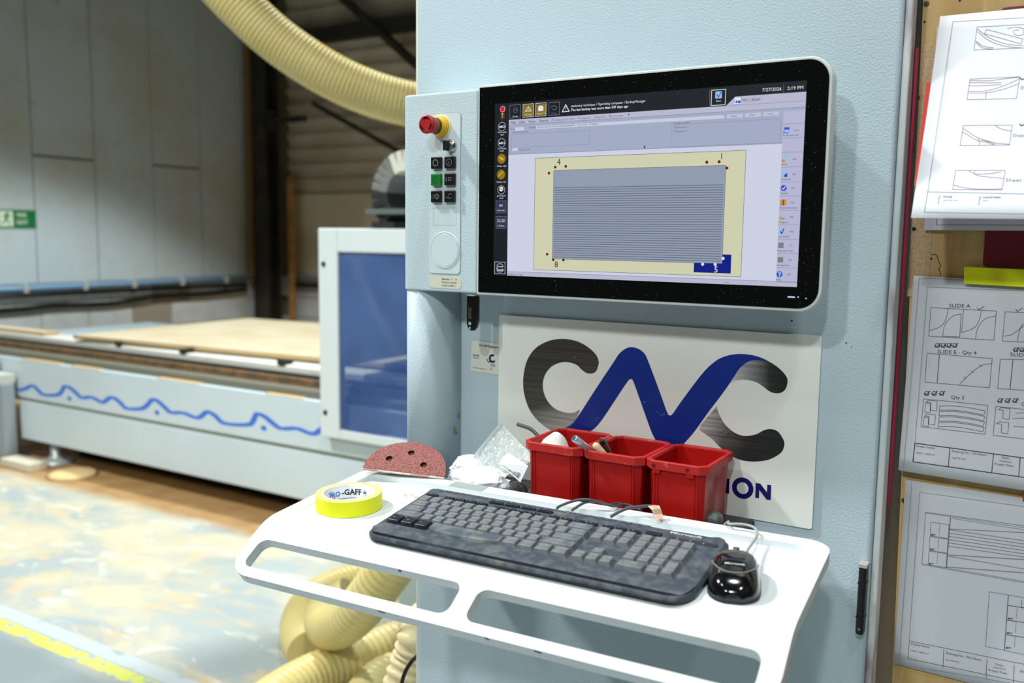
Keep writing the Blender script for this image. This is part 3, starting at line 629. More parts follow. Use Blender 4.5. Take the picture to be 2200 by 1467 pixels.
# header bar
el('traffic_light'); sdot('white_ink', 1080.5, 234.5, .0052); sdot('lampr', 1080.5, 234.5, .0047); LAY['lampr'][0].poly(circ(*sp_(1080.5, 234.5), .0046, 18), Fp(.0013))
sbox('lampr', 1077, 240, 1083.5, 255, .0004); sdot('lampy', 1080, 245, .0019); sdot('lampg', 1080, 251, .0019)
for px, py, k in ((1107, 239.5, 'dim_ink'), (1135.5, 237.5, 'white_ink'), (1162.5, 235.5, 'white_ink'), (1191, 233.5, 'dim_ink')):
    el('header_icon#%d' % px); sbox(k, px-11, py-13, px+11, py+13, .0008)
    if k == 'white_ink': srect('gold', px-10, py-11, px+10, py+11)
el('header_icon#1107'); LAY['dim_ink'][0].stroke(circ(*sp_(1108, 236.5), .0044, 16), .0006, Fp(LAY['dim_ink'][2]), True); stext('dim_ink', 'STOP', 1104, 238, 3, 8); stext('white_ink', 'Errors', 1102, 251.5, 2.8, 11)
el('header_icon#1135'); sline('white_ink', [(1129.5, 239), (1142, 238.3), (1136, 229)], .0010, True); stext('white_ink', '!', 1135, 238, 6); stext('white_ink', 'Warnings', 1127, 248.5, 3, 16)
el('header_icon#1162'); LAY['white_ink'][0].poly([(x, z) for x, z in [sp_(*q) for q in ((1157, 239), (1157, 230), (1160, 227), (1165, 227), (1168, 229), (1168, 238))]], Fp(LAY['white_ink'][2])); stext('white_ink', 'Notes 11', 1154, 246, 3, 16)
el('header_icon#1191'); sline('dim_ink', [(1184, 231), (1190, 227), (1197, 230), (1193, 236), (1187, 235)], .0008); stext('dim_ink', 'Action 1', 1184, 245, 2.8, 13)
el('warning'); sline('white_ink', [(1208.5, 240.5), (1223.5, 239.2), (1216, 225)], .0014, True); stext('white_ink', '!', 1214.8, 238, 8)
el('message'); stext('white_ink', 'stationary technique / Operating computer / BackupManager', 1227, 230.5, 5.2, 160); el('message#2'); stext('white_ink', 'The last backup was more than 329 days ago', 1227, 239, 5.2, 123, bold=.018)
el('back_button'); sbox('white_ink', 1529.5, 194, 1558.5, 225, .0009); srect('icon_lite', 1537.5, 197, 1551, 211); sline('icon_blue', [(1540, 200), (1544, 209), (1550, 198)], .0016); LAY['icon_blue'][0].stroke([sp_(1541, 203), sp_(1544, 209), sp_(1550, 198)], .0014, Fp(.0012)); stext('white_ink', 'Back', 1539, 219, 3.5, 10)
el('divider'); sline('dim_ink', [(1525, 194), (1525, 228)], .0006)
el('tab_icon'); srect('white_ink', 1578.5, 209.5, 1592, 223.5); srect('icon_blue', 1578, 209, 1592.5, 211); sbox('icon_blue', 1578.5, 209.5, 1592, 223.5, .0008); LAY['icon_blue'][0].poly(circ(*sp_(1583, 219), .0018, 12), Fp(.0013)); LAY['icon_blue'][0].poly(rrect(sp_(1586, 219)[0], sp_(1591.5, 219)[0], sp_(1589, 222)[1], sp_(1589, 216)[1], 0), Fp(.0013))
el('tab'); stext('dark_ink', 'MCC_BELEG', 1596, 218.3, 5.5, 37)
el('date'); stext('white_ink', '7/27/2026', 1637.5, 197, 7, 41); el('clock'); stext('white_ink', '2:19 PM', 1691.5, 193.5, 7, 34); el('divider#2'); sline('dim_ink', [(1684, 181), (1684, 200)], .0005)
# left column
for px, py, s, s1, s2 in ((1079, 272, 'MO', 'Hold ready,', 'right'), (1078.5, 307, 'MO', 'Tool ready,', 'left'), (1077.5, 408, '', 'presser', 'reached')):
    el('side_icon#%d' % py); x, z = sp_(px, py); LAY['white_ink'][0].stroke(circ(x, z, .0074, 22), .0005, Fp(LAY['white_ink'][2]), True)
    if s: stext('white_ink', s, px-6, py+3.2, 5, 12.5, bold=.02)
    else: sdot('white_ink', px, py-2, .0042); sdot('icon_grey', px+2, py-2, .0016); LAY['dark_ink'][0].stroke([sp_(px-4, py-3), sp_(px+3, py-1)], .0009, Fp(.0013))
    stext('white_ink', s1, px-9, py+14, 3.2, 19); stext('white_ink', s2, px-4, py+19, 3.2, 8)
for px, py, s in ((1078, 341, 'Safety, right'), (1077, 375, 'Safety, left')):
    el('side_icon#%d' % py); sdot('gold', px, py, .0080); LAY['gold'][0].stroke(circ(*sp_(px, py), .0084, 22), .0004, Fp(LAY['gold'][2]), True)
    for d in (-3, 0, 3): sline('goldl', [(px-4+d*.7, py+2-d*.8), (px+2+d*.7, py-4-d*.4)] if px < 1077.5 else [(px-3+d, py-4), (px+3+d*.6, py+3)], .0011)
    stext('white_ink', s, px-9.5, py+17.5, 3.2, 20)
for py, s1, s2 in ((444.5, '64', 'Override'), (477.5, '23.20', '2 Other')):
    el('side_icon#%d' % py); srect('chip', 1066, py-13, 1087.5, py+13); sbox('dim_ink', 1066, py-13, 1087.5, py+13, .0006)
    stext('white_ink', s1, 1073 if s1 == '64' else 1068.5, py-.5, 6, 7 if s1 == '64' else 16); stext('white_ink', s2, 1068.5, py+9, 3.2, 16)
el('touch_icon'); sbox('white_ink', 1063.5, 562.5, 1085.5, 588.5, .0006); LAY['icon_lite'][0].stroke(circ(*sp_(1074.5, 575.5), .0075, 22)[1:10], .0011, Fp(LAY['icon_lite'][2])); LAY['icon_lite'][0].stroke(circ(*sp_(1074.5, 575.5), .0075, 22)[13:21], .0011, Fp(LAY['icon_lite'][2]))
stext('white_ink', 'power', 1068, 574, 4.5, 13); stext('white_ink', 'Touch', 1066.5, 581.5, 5.2, 16, bold=.02)
el('status'); stext('dark_ink', 'X 2405  on / off', 1092, 590.5, 3.2, 30); el('status#2'); stext('dark_ink', '5 mm', 1556, 608, 3, 10)
# right column buttons
ents = [(1698, 252, None, ''), (1690, 280, 'Production list', 'F11'), (1696, 313, None, ''), (1687, 342, 'Zoom', 'F9'), (1686, 374, 'Generate', 'F8'), (1684, 404, 'Transfer', 'F7'), (1683, 435, 'Operating mode', 'F6'), (1681, 466, 'Program', 'F5'), (1680, 497, 'woodWOP', 'F4'), (1678, 527, 'Projection laser', 'F3'), (1677, 558, 'Variable list', 'F2'), (1675, 589, 'Help', 'F1')]
for i, (px, py, s, k) in enumerate(ents):
    el('soft_key#%d' % i); x = sp_(px, py)[0]; z = sp_(px, py)[1]
    zz = sp_(px, py+ (14 if s is None else 17))[1]; LAY['tline'][0].stroke([(xs_, zz), (xr, zz)], .0004, Fp(LAY['tline'][2]))
    if s is None: continue
    stext('dark_ink', s, px-8, py+13, 3.6, {'Production list': 34, 'Zoom': 13, 'Generate': 21, 'Transfer': 18, 'Operating mode': 37, 'Program': 20, 'woodWOP': 24, 'Projection laser': 35, 'Variable list': 27, 'Help': 11}[s])
    stext('dark_ink' if k != 'F3' else 'faint_ink', k, px+17, py+2.5, 4, 9 if k == 'F11' else 6)
    if s == 'Production list': LAY['icon_blue'][0].poly([(x-.0045, z-.004), (x+.003, z-.0045), (x+.0045, z+.004), (x-.003, z+.0045)], Fp(LAY['icon_blue'][2])); LAY['icon_lite'][0].poly(rrect(x-.003, x+.0032, z-.0032, z+.001, 0), Fp(LAY['icon_lite'][2]))
    elif s == 'Zoom': sdot('icon_lite', px+2, py-2, .0034); LAY['icon_gold'][0].poly(circ(x-.0022, z-.0022, .0024, 12), Fp(LAY['icon_gold'][2]))
    elif s == 'Generate': LAY['icon_lite'][0].poly(rrect(x-.004, x+.001, z-.001, z+.004, 0), Fp(LAY['icon_lite'][2])); LAY['icon_blue'][0].poly(rrect(x-.001, x+.0042, z-.0042, z+.001, .0008), Fp(LAY['icon_blue'][2]))
    elif s in ('Transfer', 'Help'): sdot('icon_blue', px, py, .0045); LAY['white_ink'][0].stroke([(x-.002, z), (x-.0005, z-.002), (x+.0025, z+.0025)] if s == 'Transfer' else [(x-.0015, z+.002), (x+.0015, z+.002), (x+.0012, z), (x, z-.001), (x, z-.0028)], .001, Fp(LAY['white_ink'][2]))
    elif s == 'Operating mode': LAY['icon_gold'][0].poly(rrect(x-.0044, x+.0044, z-.004, z+.004, .0005), Fp(LAY['icon_gold'][2])); LAY['dark_ink'][0].stroke([(x, z-.004), (x, z+.004)], .0012, Fp(LAY['dark_ink'][2]))
    elif s == 'Program': LAY['icon_gold'][0].poly([(x-.0044, z-.003), (x+.002, z-.0045), (x+.0044, z-.001), (x-.003, z+.002)], Fp(LAY['icon_gold'][2])); sdot('icon_lite', px+1, py-2, .0028)
    elif s == 'woodWOP': LAY['icon_lite'][0].poly(rrect(x-.0044, x+.0044, z-.0044, z+.0044, 0), Fp(LAY['icon_lite'][2])); LAY['pocket'][0].stroke([(x-.002, z), (x, z-.003), (x+.003, z+.004)], .0014, Fp(.00115))
    else: LAY['icon_grey'][0].poly(rrect(x-.004, x+.004, z-.004, z+.004, 0), Fp(LAY['icon_grey'][2]))
for (e_, k), (m, mt, dy) in ELS.items():
    if m.v: m.build(e_.split('#')[0]+'_'+{'menu': 'bar', 'tool': 'tool_bar', 'work': 'work_area', 'side': 'side_bar', 'sheet': 'table', 'part': 'part', 'cut': 'cut_lines', 'pocket': 'blue_field', 'hole': 'red_dot', 'dark_ink': 'dark_text', 'faint_ink': 'grey_text', 'white_ink': 'white_text', 'dim_ink': 'grey_outline', 'gold': 'gold_field', 'goldl': 'gold_mark', 'tline': 'thin_line', 'field': 'entry_field', 'icon_lite': 'pale_icon', 'icon_blue': 'blue_icon', 'icon_gold': 'gold_icon', 'icon_grey': 'grey_icon', 'chip': 'chip', 'button': 'button', 'lampr': 'red_lamp', 'lampy': 'yellow_lamp', 'lampg': 'green_lamp'}.get(k, k), mt, disp)
# memory stick hanging under the terminal
us = thing('memory_stick', 'black memory stick hanging from the socket under the terminal', 'memory stick', (-.06, .03, 1.30))
uy = .02; a = at_y(1016, 640, uy)
MB().lathe([(.0135, .0), (.0135, .004), (.011, .0065)], (a.x, uy, KZ0), (0, 0, -1), 24).build('socket_ring', CHROME, us)
u0, u1 = at_y(1005, 645, uy), at_y(1028, 711, uy)
hw = (u1.x-u0.x)/2; cxu = (u0.x+u1.x)/2; zt_, zb_ = KZ0-.0066, u1.z
q = [(-hw, 0), (hw, 0), (hw, -(zt_-zb_)*.72), (hw*.75, -(zt_-zb_)*.9), (hw*.3, -(zt_-zb_)), (-hw*.3, -(zt_-zb_)), (-hw*.8, -(zt_-zb_)*.93), (-hw, -(zt_-zb_)*.8)]
MB().prism(list(reversed([(cxu+a_, zt_+b_) for a_, b_ in q])), -uy-.004, -uy+.004, SW).build('stick_body', mat('stick_black', (10, 9, 9), .3), us, bevel=.0015)
F = lambda a_, b_: (cxu-hw*.35+a_, uy-.0045, b_)
MB().poly(rrect(-.0028, .0028, zb_+.0105, zb_+.0160, .001), F).poly(circ(0, zb_+.005, .0022, 12), F).build('lanyard_eye', mat('eye_grey', (150, 170, 174), .4), us)
MB().poly(rrect(-.0035, .0035, zb_+.022, zb_+.043, .0005), F).build('stick_logo', mat('stick_mark', (60, 54, 34), .4), us)

# ================================================================== SIGN BOARD
SY = CF-.005
sg = thing('sign_board', 'white sign with large grey and blue CNC letters behind the red bins', 'sign', (.25, SY, 1.017))
MB().prism(rrect(-.0475, .549, 1.0165, 1.3275, .004, 3), -SY-.0045, -SY, SW).build('panel', mat('sign_white', (244, 246, 238), .35, 0, .4), sg)
def cp(x, y):
    p = at_y(1040+x/2.895, 660+y/2.895, SY); return (p.x, p.z)
def gradmat(name, stops, p0, p1, stripes=True):
    m = bpy.data.materials.new(name); m.use_nodes = True; nt = m.node_tree; N = nt.nodes; L = nt.links; b = N['Principled BSDF']; b.inputs['Roughness'].default_value = .35
    geo = N.new('ShaderNodeNewGeometry'); d = Vector((p1[0]-p0[0], 0, p1[1]-p0[1])); l2 = d.length_squared
    sub = N.new('ShaderNodeVectorMath'); sub.operation = 'SUBTRACT'; sub.inputs[1].default_value = (p0[0], 0, p0[1]); L.new(geo.outputs['Position'], sub.inputs[0])
    dot = N.new('ShaderNodeVectorMath'); dot.operation = 'DOT_PRODUCT'; dot.inputs[1].default_value = tuple(d/l2); L.new(sub.outputs[0], dot.inputs[0])
    rp = N.new('ShaderNodeValToRGB'); e = rp.color_ramp.elements
    e[0].position, e[0].color = stops[0][0], (*lin(stops[0][1]), 1); e[1].position, e[1].color = stops[-1][0], (*lin(stops[-1][1]), 1)
    for s, c in stops[1:-1]: x = e.new(s); x.color = (*lin(c), 1)
    L.new(dot.outputs['Value'], rp.inputs[0]); out = rp.outputs[0]
    if stripes:
        wv = N.new('ShaderNodeTexNoise'); wv.inputs['Scale'].default_value = 1; mp = N.new('ShaderNodeMapping'); mp.inputs['Rotation'].default_value = (0, math.radians(6), 0); mp.inputs['Scale'].default_value = (3, 0, 180)
        L.new(geo.outputs['Position'], mp.inputs[0]); L.new(mp.outputs[0], wv.inputs['Vector'])
        mr = N.new('ShaderNodeMapRange'); mr.inputs[1].default_value = .35; mr.inputs[2].default_value = .7; mr.inputs[3].default_value = .62; mr.inputs[4].default_value = 1.25; L.new(wv.outputs[0], mr.inputs[0])
        mu = N.new('ShaderNodeMix'); mu.data_type = 'RGBA'; mu.blend_type = 'MULTIPLY'; mu.inputs[0].default_value = 1
        L.new(out, mu.inputs[6]); L.new(mr.outputs[0], mu.inputs[7]); out = mu.outputs[2]
    L.new(out, b.inputs['Base Color']); return m
def shape(name, pts, mt, lv):
    P = bez([(*cp(*p), 0) for p in pts+[pts[0]]], 5)[:-1]
    return MB().poly([(p.x, p.y) for p in P], Fp(-SY+.0003+.00015*lv)).build(name, mt, sg)
c1 = [(715,345),(700,300),(650,250),(580,212),(490,196),(400,210),(320,255),(268,330),(245,430),(248,530),(280,630),(330,700),(395,752),(450,775),(520,770),(560,720),(595,640),(560,655),(510,655),(450,635),(400,590),(372,530),(366,470),(385,410),(430,362),(500,340),(570,355),(610,390),(650,412),(695,400)]
shape('letter_c', c1, gradmat('c_left', [(0, (66, 62, 56)), (.55, (78, 74, 68)), (1, (186, 184, 178))], cp(400, 350), cp(540, 740)), 0)
up2 = [(1500,490),(1550,430),(1590,375),(1640,335),(1700,325),(1760,332),(1830,375),(1880,430),(1887,470),(1870,515),(1830,535),(1780,525),(1740,495),(1690,465),(1620,450),(1560,458)]
shape('letter_c', up2, gradmat('c_right_top', [(0, (206, 206, 202)), (.35, (150, 150, 148)), (.75, (50, 50, 50)), (1, (34, 36, 36))], cp(1540, 470), cp(1860, 470)), 0)
lo2 = [(1447,615),(1460,660),(1500,730),(1560,780),(1620,800),(1690,790),(1740,765),(1785,757),(1830,775),(1865,830),(1865,870),(1840,910),(1760,950),(1650,958),(1560,935),(1480,880),(1420,820),(1380,790),(1340,755),(1370,705)]
shape('letter_c', lo2, gradmat('c_right_low', [(0, (190, 190, 186)), (.35, (96, 94, 92)), (.7, (48, 48, 48)), (1, (38, 40, 40))], cp(1380, 700), cp(1760, 880)), 0)
nn = [(500,752),(550,722),(600,655),(700,500),(800,350),(840,290),(880,258),(915,248),(960,258),(1000,290),(1025,345),(1050,410),(1100,545),(1140,655),(1157,672),(1175,660),(1220,595),(1290,500),(1360,410),(1420,350),(1480,312),(1560,292),(1640,293),(1720,312),(1790,348),(1740,332),(1690,328),(1640,340),(1590,380),(1550,440),(1480,540),(1400,645),(1310,770),(1240,850),(1200,885),(1150,898),(1100,875),(1070,830),(1040,770),(1000,660),(930,465),(912,448),(890,465),(800,600),(740,690),(690,750),(640,775),(570,768)]
shape('letter_n', nn, mat('logo_blue', (4, 44, 142), .35), 1)
m = MB(); IB = Fp(-SY+.0006); mt = mat('logo_navy', (16, 16, 104), .35)
MB().poly([cp(*q) for q in ((1497, 1063), (1527, 1067), (1524, 1158), (1495, 1152))], IB).build('letter_i', mt, sg)
oc = cp(1609, 1124); ro, ri = .0180, .0100
for i in range(36):
    a0, a1 = 2*PI*i/36, 2*PI*(i+1)/36; q = [(oc[0]+r*math.cos(a), oc[1]+r*math.sin(a)) for r, a in ((ri, a0), (ro, a0), (ro, a1), (ri, a1))]
    m.add([IB(*p) for p in q], [(0, 1, 2, 3)])
m.build('letter_o', mt, sg); m = MB(); m.poly([cp(*q) for q in ((1690, 1092), (1718, 1096), (1760, 1150), (1762, 1102), (1786, 1106), (1783, 1199), (1757, 1195), (1712, 1135), (1710, 1187), (1687, 1183))], IB)
m.build('letter_n', mt, sg)
m = MB()
for k in range(22):
    x, y = random.choice(((560, 310, 30), (990, 600, 14), (1040, 580, 8), (1100, 660, 20), (720, 690, 10), (1500, 790, 20)))[:2]; p = cp(x+random.uniform(-25, 25), y+random.uniform(-12, 12))
    m.poly(circ(p[0], p[1], random.uniform(.0003, .0008), 6), Fp(-SY+.0008))
m.build('scratches', mat('scratch_white', (220, 222, 220), .6), sg)
# business card tucked behind the sign
bc = thing('business_card', 'small cream business card tucked behind the left edge of the sign', 'card', (-.09, CF, 1.21))
q0, q1 = at_y(1013.5, 731, CF-.001), at_y(1015, 797, CF-.001)
bw, bh = .085, q0.z-q1.z
cardM = Matrix.Translation((q0.x, CF-.0012, q0.z)) @ Matrix.Rotation(math.radians(2), 4, 'Y')
K = lambda a, b: tuple(cardM @ Vector((a, -.0005, b)))
m = MB(); m.box(0, bw, 0, .0004, -bh, 0, cardM); m.build('card', mat('card_cream', (224, 224, 210), .6), bc)
m = MB(); m.text('Tim Hill Engineering', .0062, lambda a, b: K(.017+a, -.0092+b), bold=.015, width=.050); m.text('Tim Hill', .0054, lambda a, b: K(.004+a, -.030+b), bold=.02, width=.014); m.text('07700 000000', .0030, lambda a, b: K(.004+a, -.0345+b), width=.014); m.text('tim.hillengineering@gmail.com', .0030, lambda a, b: K(.004+a, -.0535+b), width=.032)
m.build('lettering', mat('card_ink', (40, 46, 74), .5), bc)
m = MB(); m.stroke([(p[0]+.050, p[1]-.030) for p in circ(0, 0, .0065, 16)][3:15], .0035, K); m.stroke([(.037, -.033), (.041, -.038), (.048, -.036)], .002, K); m.text('TH', .0085, lambda a, b: K(.045+a, -.046+b)); m.text('So', .006, lambda a, b: K(.045+a, -.0525+b)); m.build('emblem', mat('card_blue', (20, 84, 150), .5), bc)

# ================================================================== KEYBOARD TRAY
TH, RZ, PHI = math.radians(4.8), math.radians(3.0), math.radians(32)
TO = Vector((-.174, -.126, 1.045+.074*math.tan(TH)))
EU = Vector((math.cos(RZ), math.sin(RZ), 0)); EH = Vector((math.sin(RZ), -math.cos(RZ), 0)); EZ = Vector((0, 0, 1))
EV = EH*math.cos(TH)-EZ*math.sin(TH); EN = EH*math.sin(TH)+EZ*math.cos(TH)
VB, BW = .245, .022
_tab = []
p = TO + EV*(VB-BW); ds = .001; s = VB-BW
while s < VB+.2:
    k = min(max((s-(VB-BW))/(2*BW), 0), 1); a = TH+(PHI-TH)*k
    _tab.append((s, p.copy(), a)); p = p + (EH*math.cos(a)-EZ*math.sin(a))*ds; s += ds
def T(u, v, h=0.0):
    if v <= VB-BW: return TO + EU*u + EV*v + EN*h
    i = min(int((v-(VB-BW))/ds), len(_tab)-1); s, q, a = _tab[i]
    d = EH*math.cos(a)-EZ*math.sin(a)
    return q + d*(v-s) + EU*u + (EH*math.sin(a)+EZ*math.cos(a))*h
def tray_mesh():
    out = rrect(-.022, .792, -.020, .353, [.035, .035, .042, .042], 8)
    sl = [rrect(.000, .363, .284, .3365, .015, 6), rrect(.390, .766, .285, .3375, .015, 6)]
    rec = rrect(.004, .764, .006, .212, [.018, .018, .004, .004], 5)
    V = []; E_ = []
    def loop(pl):
        o = len(V); V.extend(Vector(q) for q in pl); E_.extend((o+i, o+(i+1) % len(pl)) for i in range(len(pl)))
    loop(out); [loop(q) for q in sl]; loop(rec)
    for k in range(11):
        vv = VB-BW+.0005+k*(2*BW)/10; o = len(V); V.extend([Vector((-.022, vv)), Vector((.792, vv))]); E_.append((o, o+1))
    ov, oe, of, *_ = delaunay_2d_cdt(V, E_, [], 0, 1e-6)
    def inside(p, pl):
        c = False; n = len(pl)
        for i in range(n):
            a, b = pl[i], pl[i-1]
            if (a[1] > p.y) != (b[1] > p.y) and p.x < (b[0]-a[0])*(p.y-a[1])/(b[1]-a[1])+a[0]: c = not c
        return c
    tri = []
    for f in of:
        c = sum((ov[i] for i in f), Vector((0, 0)))/len(f)
        if inside(c, out) and not any(inside(c, q) for q in sl): tri.append((tuple(f), inside(c, rec)))
    m = MB(); n = len(ov); th = .017
    depth = lambda v: max(0, (.212-v)/.206)*.010
    m.v = [tuple(T(q.x, q.y, 0)) for q in ov]+[tuple(T(q.x, q.y, -th)) for q in ov]+[tuple(T(q.x, q.y, -depth(q.y))) for q in ov]
    edges = {}
    for f, r in tri:
        nn_ = Vector(m.v[f[1]])-Vector(m.v[f[0]]); nn_ = nn_.cross(Vector(m.v[f[2]])-Vector(m.v[f[0]]))
        g = f if nn_.z > 0 else tuple(reversed(f))
        m.f.append(tuple(i+(2*n if r else 0) for i in g)); m.f.append(tuple(i+n for i in reversed(g)))
        for i in range(3): edges.setdefault(frozenset((g[i], g[(i+1) % 3])), []).append((g[i], g[(i+1) % 3], r))
    for k, e in edges.items():
        if len(e) == 1: a, b, _ = e[0]; m.f.append((b, a, a+n, b+n))
        elif e[0][2] != e[1][2]:
            a, b, _ = e[0] if not e[0][2] else e[1]
            if depth(ov[a].y)+depth(ov[b].y) > 1e-5: m.f.append((b, a, a+2*n, b+2*n))
    m.mi = [0]*len(m.f); m.sm = [False]*len(m.f)
    return m
FLR = lambda u, v: T(u, v, -max(0, (.212-v)/.206)*.010)
EVF = (FLR(0, .2)-FLR(0, .01)).normalized(); ENF = EU.cross(-EVF).normalized()
tr = thing('keyboard_tray', 'white metal keyboard tray with two grip slots along its front lip', 'tray', T(.38, .1, -.02))
to = tray_mesh().build('tray_plate', TRAYM, tr, merge=True, bevel=.0035, seg=3, angle=50)
to.data.polygons.foreach_set('use_smooth', [False]*len(to.data.polygons))
# under-tray arm to the cabinet, bracket shelf behind the tray
m = MB(); GR = mat('bracket_grey', (120, 126, 124), .5)
m.box(.12, .38, -.15, CF-.001, .960, .990).build('support_arm', GR, tr, bevel=.004)
MB().box(-.05, .455, -.062, CF-.0075, 1.000, 1.018).build('support_shelf', mat('shelf_dark', (70, 74, 74), .6), tr, bevel=.003)
MB().box(-.13, .455, CF-.0072, CF-.0008, .955, 1.012).build('shelf_flange', mat('shelf_dark', (70, 74, 74), .6), tr)
MB().box(.30, .34, -.145, -.07, .990, 1.036).box(.14, .18, -.145, -.07, .990, 1.036).build('tilt_bracket', GR, tr)
kn = at_y(1545, 1112, -.01); MB().lathe([(.003, -.018), (.010, -.016), (.0125, -.008), (.0125, .009), (.009, .016), (.003, .018)], (kn.x-.012, -.01, kn.z-.004), (1, .15, 0), 20).build('tilt_knob', mat('knob_grey', (86, 90, 88), .45, var=(40, (150, 146, 130), .55, .7)), tr)
# a strip of clear tape over the back rim
m = MB(); u0, u1 = .165, .230; prof = [(-.0185, .0006), (.0055, .0006), (.0058, -.0085)]
m.loft([[T(u, v, h) for v, h in prof] for u in [u0+(u1-u0)*i/6 for i in range(7)]], False, False, closed=False)
m.build('clear_tape', mat('tape_grey', (168, 176, 172), .3), tr)
m = MB()
for k in range(26):
    cx, cy = .135+random.gauss(0, .010), .055+random.gauss(0, .0035); m.poly(circ(cx, cy, random.uniform(.0008, .0024), 6), lambda a, b: T(a, b, -max(0, (.212-b)/.206)*.010+.0003))
m.build('glue_smear', mat('smear_orange', (232, 176, 132), .7), tr)
m = MB()
for (u, v, l) in ((.262, .3526, .012), (.255, .2845, .004), (.02, .352, .005), (.50, .3528, .010), (.43, .3527, .006)):
    P0 = T(u, v, -.002); P1 = T(u+l, v, -.004); m.tube([P0, (P0+P1)/2+EH*.0004, P1], .0011, 6)
m.build('paint_chip', mat('chip_dark', (70, 52, 40), .8), tr)

# ================================================================== KEYBOARD
S = 1.05; KY, KT = math.radians(2.563), math.radians(7.02)
KA = Vector((math.cos(KY), math.sin(KY), 0)); KH = Vector((-math.sin(KY), math.cos(KY), 0)); KB = KH*math.cos(KT)+EZ*math.sin(KT); KN = KA.cross(KB)
kb = thing('computer_keyboard', 'dusty black full-size computer keyboard lying on the tray', 'keyboard')
kb.matrix_basis = Matrix(((KA.x, KB.x, KN.x, .021), (KA.y, KB.y, KN.y, -.326), (KA.z, KB.z, KN.z, 1.0535), (0, 0, 0, 1)))
KBODY = mat('keyboard_body', (66, 74, 84), .5, 0, .4, var=(70, (94, 101, 108), .44, .68, 6), var2=(26, (126, 126, 120), .58, .82, 7))
KKEY = mat('key_cap', (84, 93, 102), .5, 0, .4, var=(34, (132, 136, 138), .42, .66, 6), var2=(16, (150, 147, 136), .60, .76, 5))
KDARK = mat('key_dark', (30, 36, 46), .4, 0, .4, var=(60, (78, 84, 92), .5, .75))
KEDGE = mat('keyboard_edge', (20, 25, 32), .22, 0, .5, var=(25, (70, 74, 76), .55, .75))
def kobj(m, name, mt, parent=None, **kw):
    me = m.build(name, mt, None, **kw); me.parent = parent or kb; return me
out = rrect(-.0145*S, .4615*S, -.040*S, .1385*S, [.028, .034, .016, .016], 8)
inn = rrect(-.0105*S, .4575*S, -.0365*S, .1350*S, [.025, .031, .013, .013], 8)
m = MB(); R = lambda pl, z: [Vector((a, b, z)) for a, b in pl]
zf = -.0165
m.loft([R(out, -.0182), R(out, -.0150)], True, True, smooth=False); kobj(m, 'lower_shell', KEDGE)
m = MB(); m.loft([R(out, -.0149), R(out, -.0128), R(inn, -.0088)], False, False, smooth=True); kobj(m, 'shell_edge', KBODY)
topz = lambda a, b: -.0062 if b > -.006 else -.0062-((-.006-b)/.034)**2*.0045
m = MB(); g = []
xs = [i/30 for i in range(31)]
m.poly(inn, lambda a, b: (a, b, -.0086)); kobj(m, 'seal', KEDGE)
# top surface with the palm strip falling away to the front
NX, NY = 40, 26; x0, x1, y0, y1 = -.0105*S, .4575*S, -.0365*S, .1350*S
m = MB(); m.smooth = True
def clampr(a, b):
    # pull grid points inside the rounded outline
    for cx, cy, r in ((x0+.025, y0+.025, .025), (x1-.031, y0+.031, .031), (x0+.013, y1-.013, .013), (x1-.013, y1-.013, .013)):
        sx = -1 if cx < .2 else 1; sy = -1 if cy < .04 else 1
        if (a-cx)*sx > 0 and (b-cy)*sy > 0:
            d = math.hypot(a-cx, b-cy)
            if d > r: return cx+(a-cx)*r/d, cy+(b-cy)*r/d
    return a, b
vsq = []
for j in range(NY+1):
    for i in range(NX+1):
        a, b = clampr(x0+(x1-x0)*i/NX, y0+(y1-y0)*j/NY); e = min(a-x0, x1-a, b-y0, y1-b); vsq.append((a, b, topz(a, b)-(.002 if e < 1e-6 else 0)))
m.add(vsq, [(j*(NX+1)+i, j*(NX+1)+i+1, (j+1)*(NX+1)+i+1, (j+1)*(NX+1)+i) for j in range(NY) for i in range(NX)]); kobj(m, 'top_shell', KBODY)
m = MB(); m.box(x0+.012, .352*S, .1285*S, .1330*S, -.0061, -.0056); kobj(m, 'speckled_strip', mat('strip_speckle', (58, 66, 78), .5, var=(500, (150, 156, 164), .52, .66, 1)))
for a in (.02, .40): kobj(MB().box(a*S, (a+.05)*S, .118*S, .128*S, -.030, -.0186), 'foot', RUBBER)
U = .01905*S; GAP = .0011
legends = MB(); kmesh = {}
def key(x, y, w, h, leg='', mt=KKEY, zt=0.0, zb=-.0064, inset=.0022, name='key', lk=None):
    kk = (round(w, 5), round(h, 5), mt.name, zt)
    if kk not in kmesh:
        m = MB(); A = rrect(-w/2, w/2, -h/2, h/2, .0008, 2); B = rrect(-w/2+inset, w/2-inset, -h/2+inset*.8, h/2-inset*.45, .0012, 2)
        Cc = [(a*.93, b*.93) for a, b in B]
        m.loft([R(A, zb), R(B, zt-.0004), R(Cc, zt)], False, True, smooth=False)
        o = m.build(name, mt, None); kmesh[kk] = o.data; o.parent = kb
    else: o = bpy.data.objects.new(name, kmesh[kk]); COL.objects.link(o); o.parent = kb
    o.location = (x+w/2, y+h/2, 0)
    if leg:
        sz = .0042 if len(leg) == 1 else .0030
        legends.text(leg, lk or sz, lambda a, b: (x+w*.28+a, y+h*.46+b, zt+.00025))
    return o
def row(y, items, x=0.0, h=None):
    for w, l in items:
        key(x+GAP/2, y+GAP/2, w*U-GAP, (h or U)-GAP, l); x += w*U
row(U, [(2.25, 'Shift')]+[(1, c) for c in 'ZXCVBNM,./']+[(2.75, 'Shift')])
row(2*U, [(1.75, 'Caps')]+[(1, c) for c in "ASDFGHJKL;'"]+[(2.25, 'Enter')])
row(3*U, [(1.5, 'Tab')]+[(1, c) for c in 'QWERTYUIOP[]']+[(1.5, '#')])
row(4*U, [(1, c) for c in '`1234567890-=']+[(2, 'Backspace')])
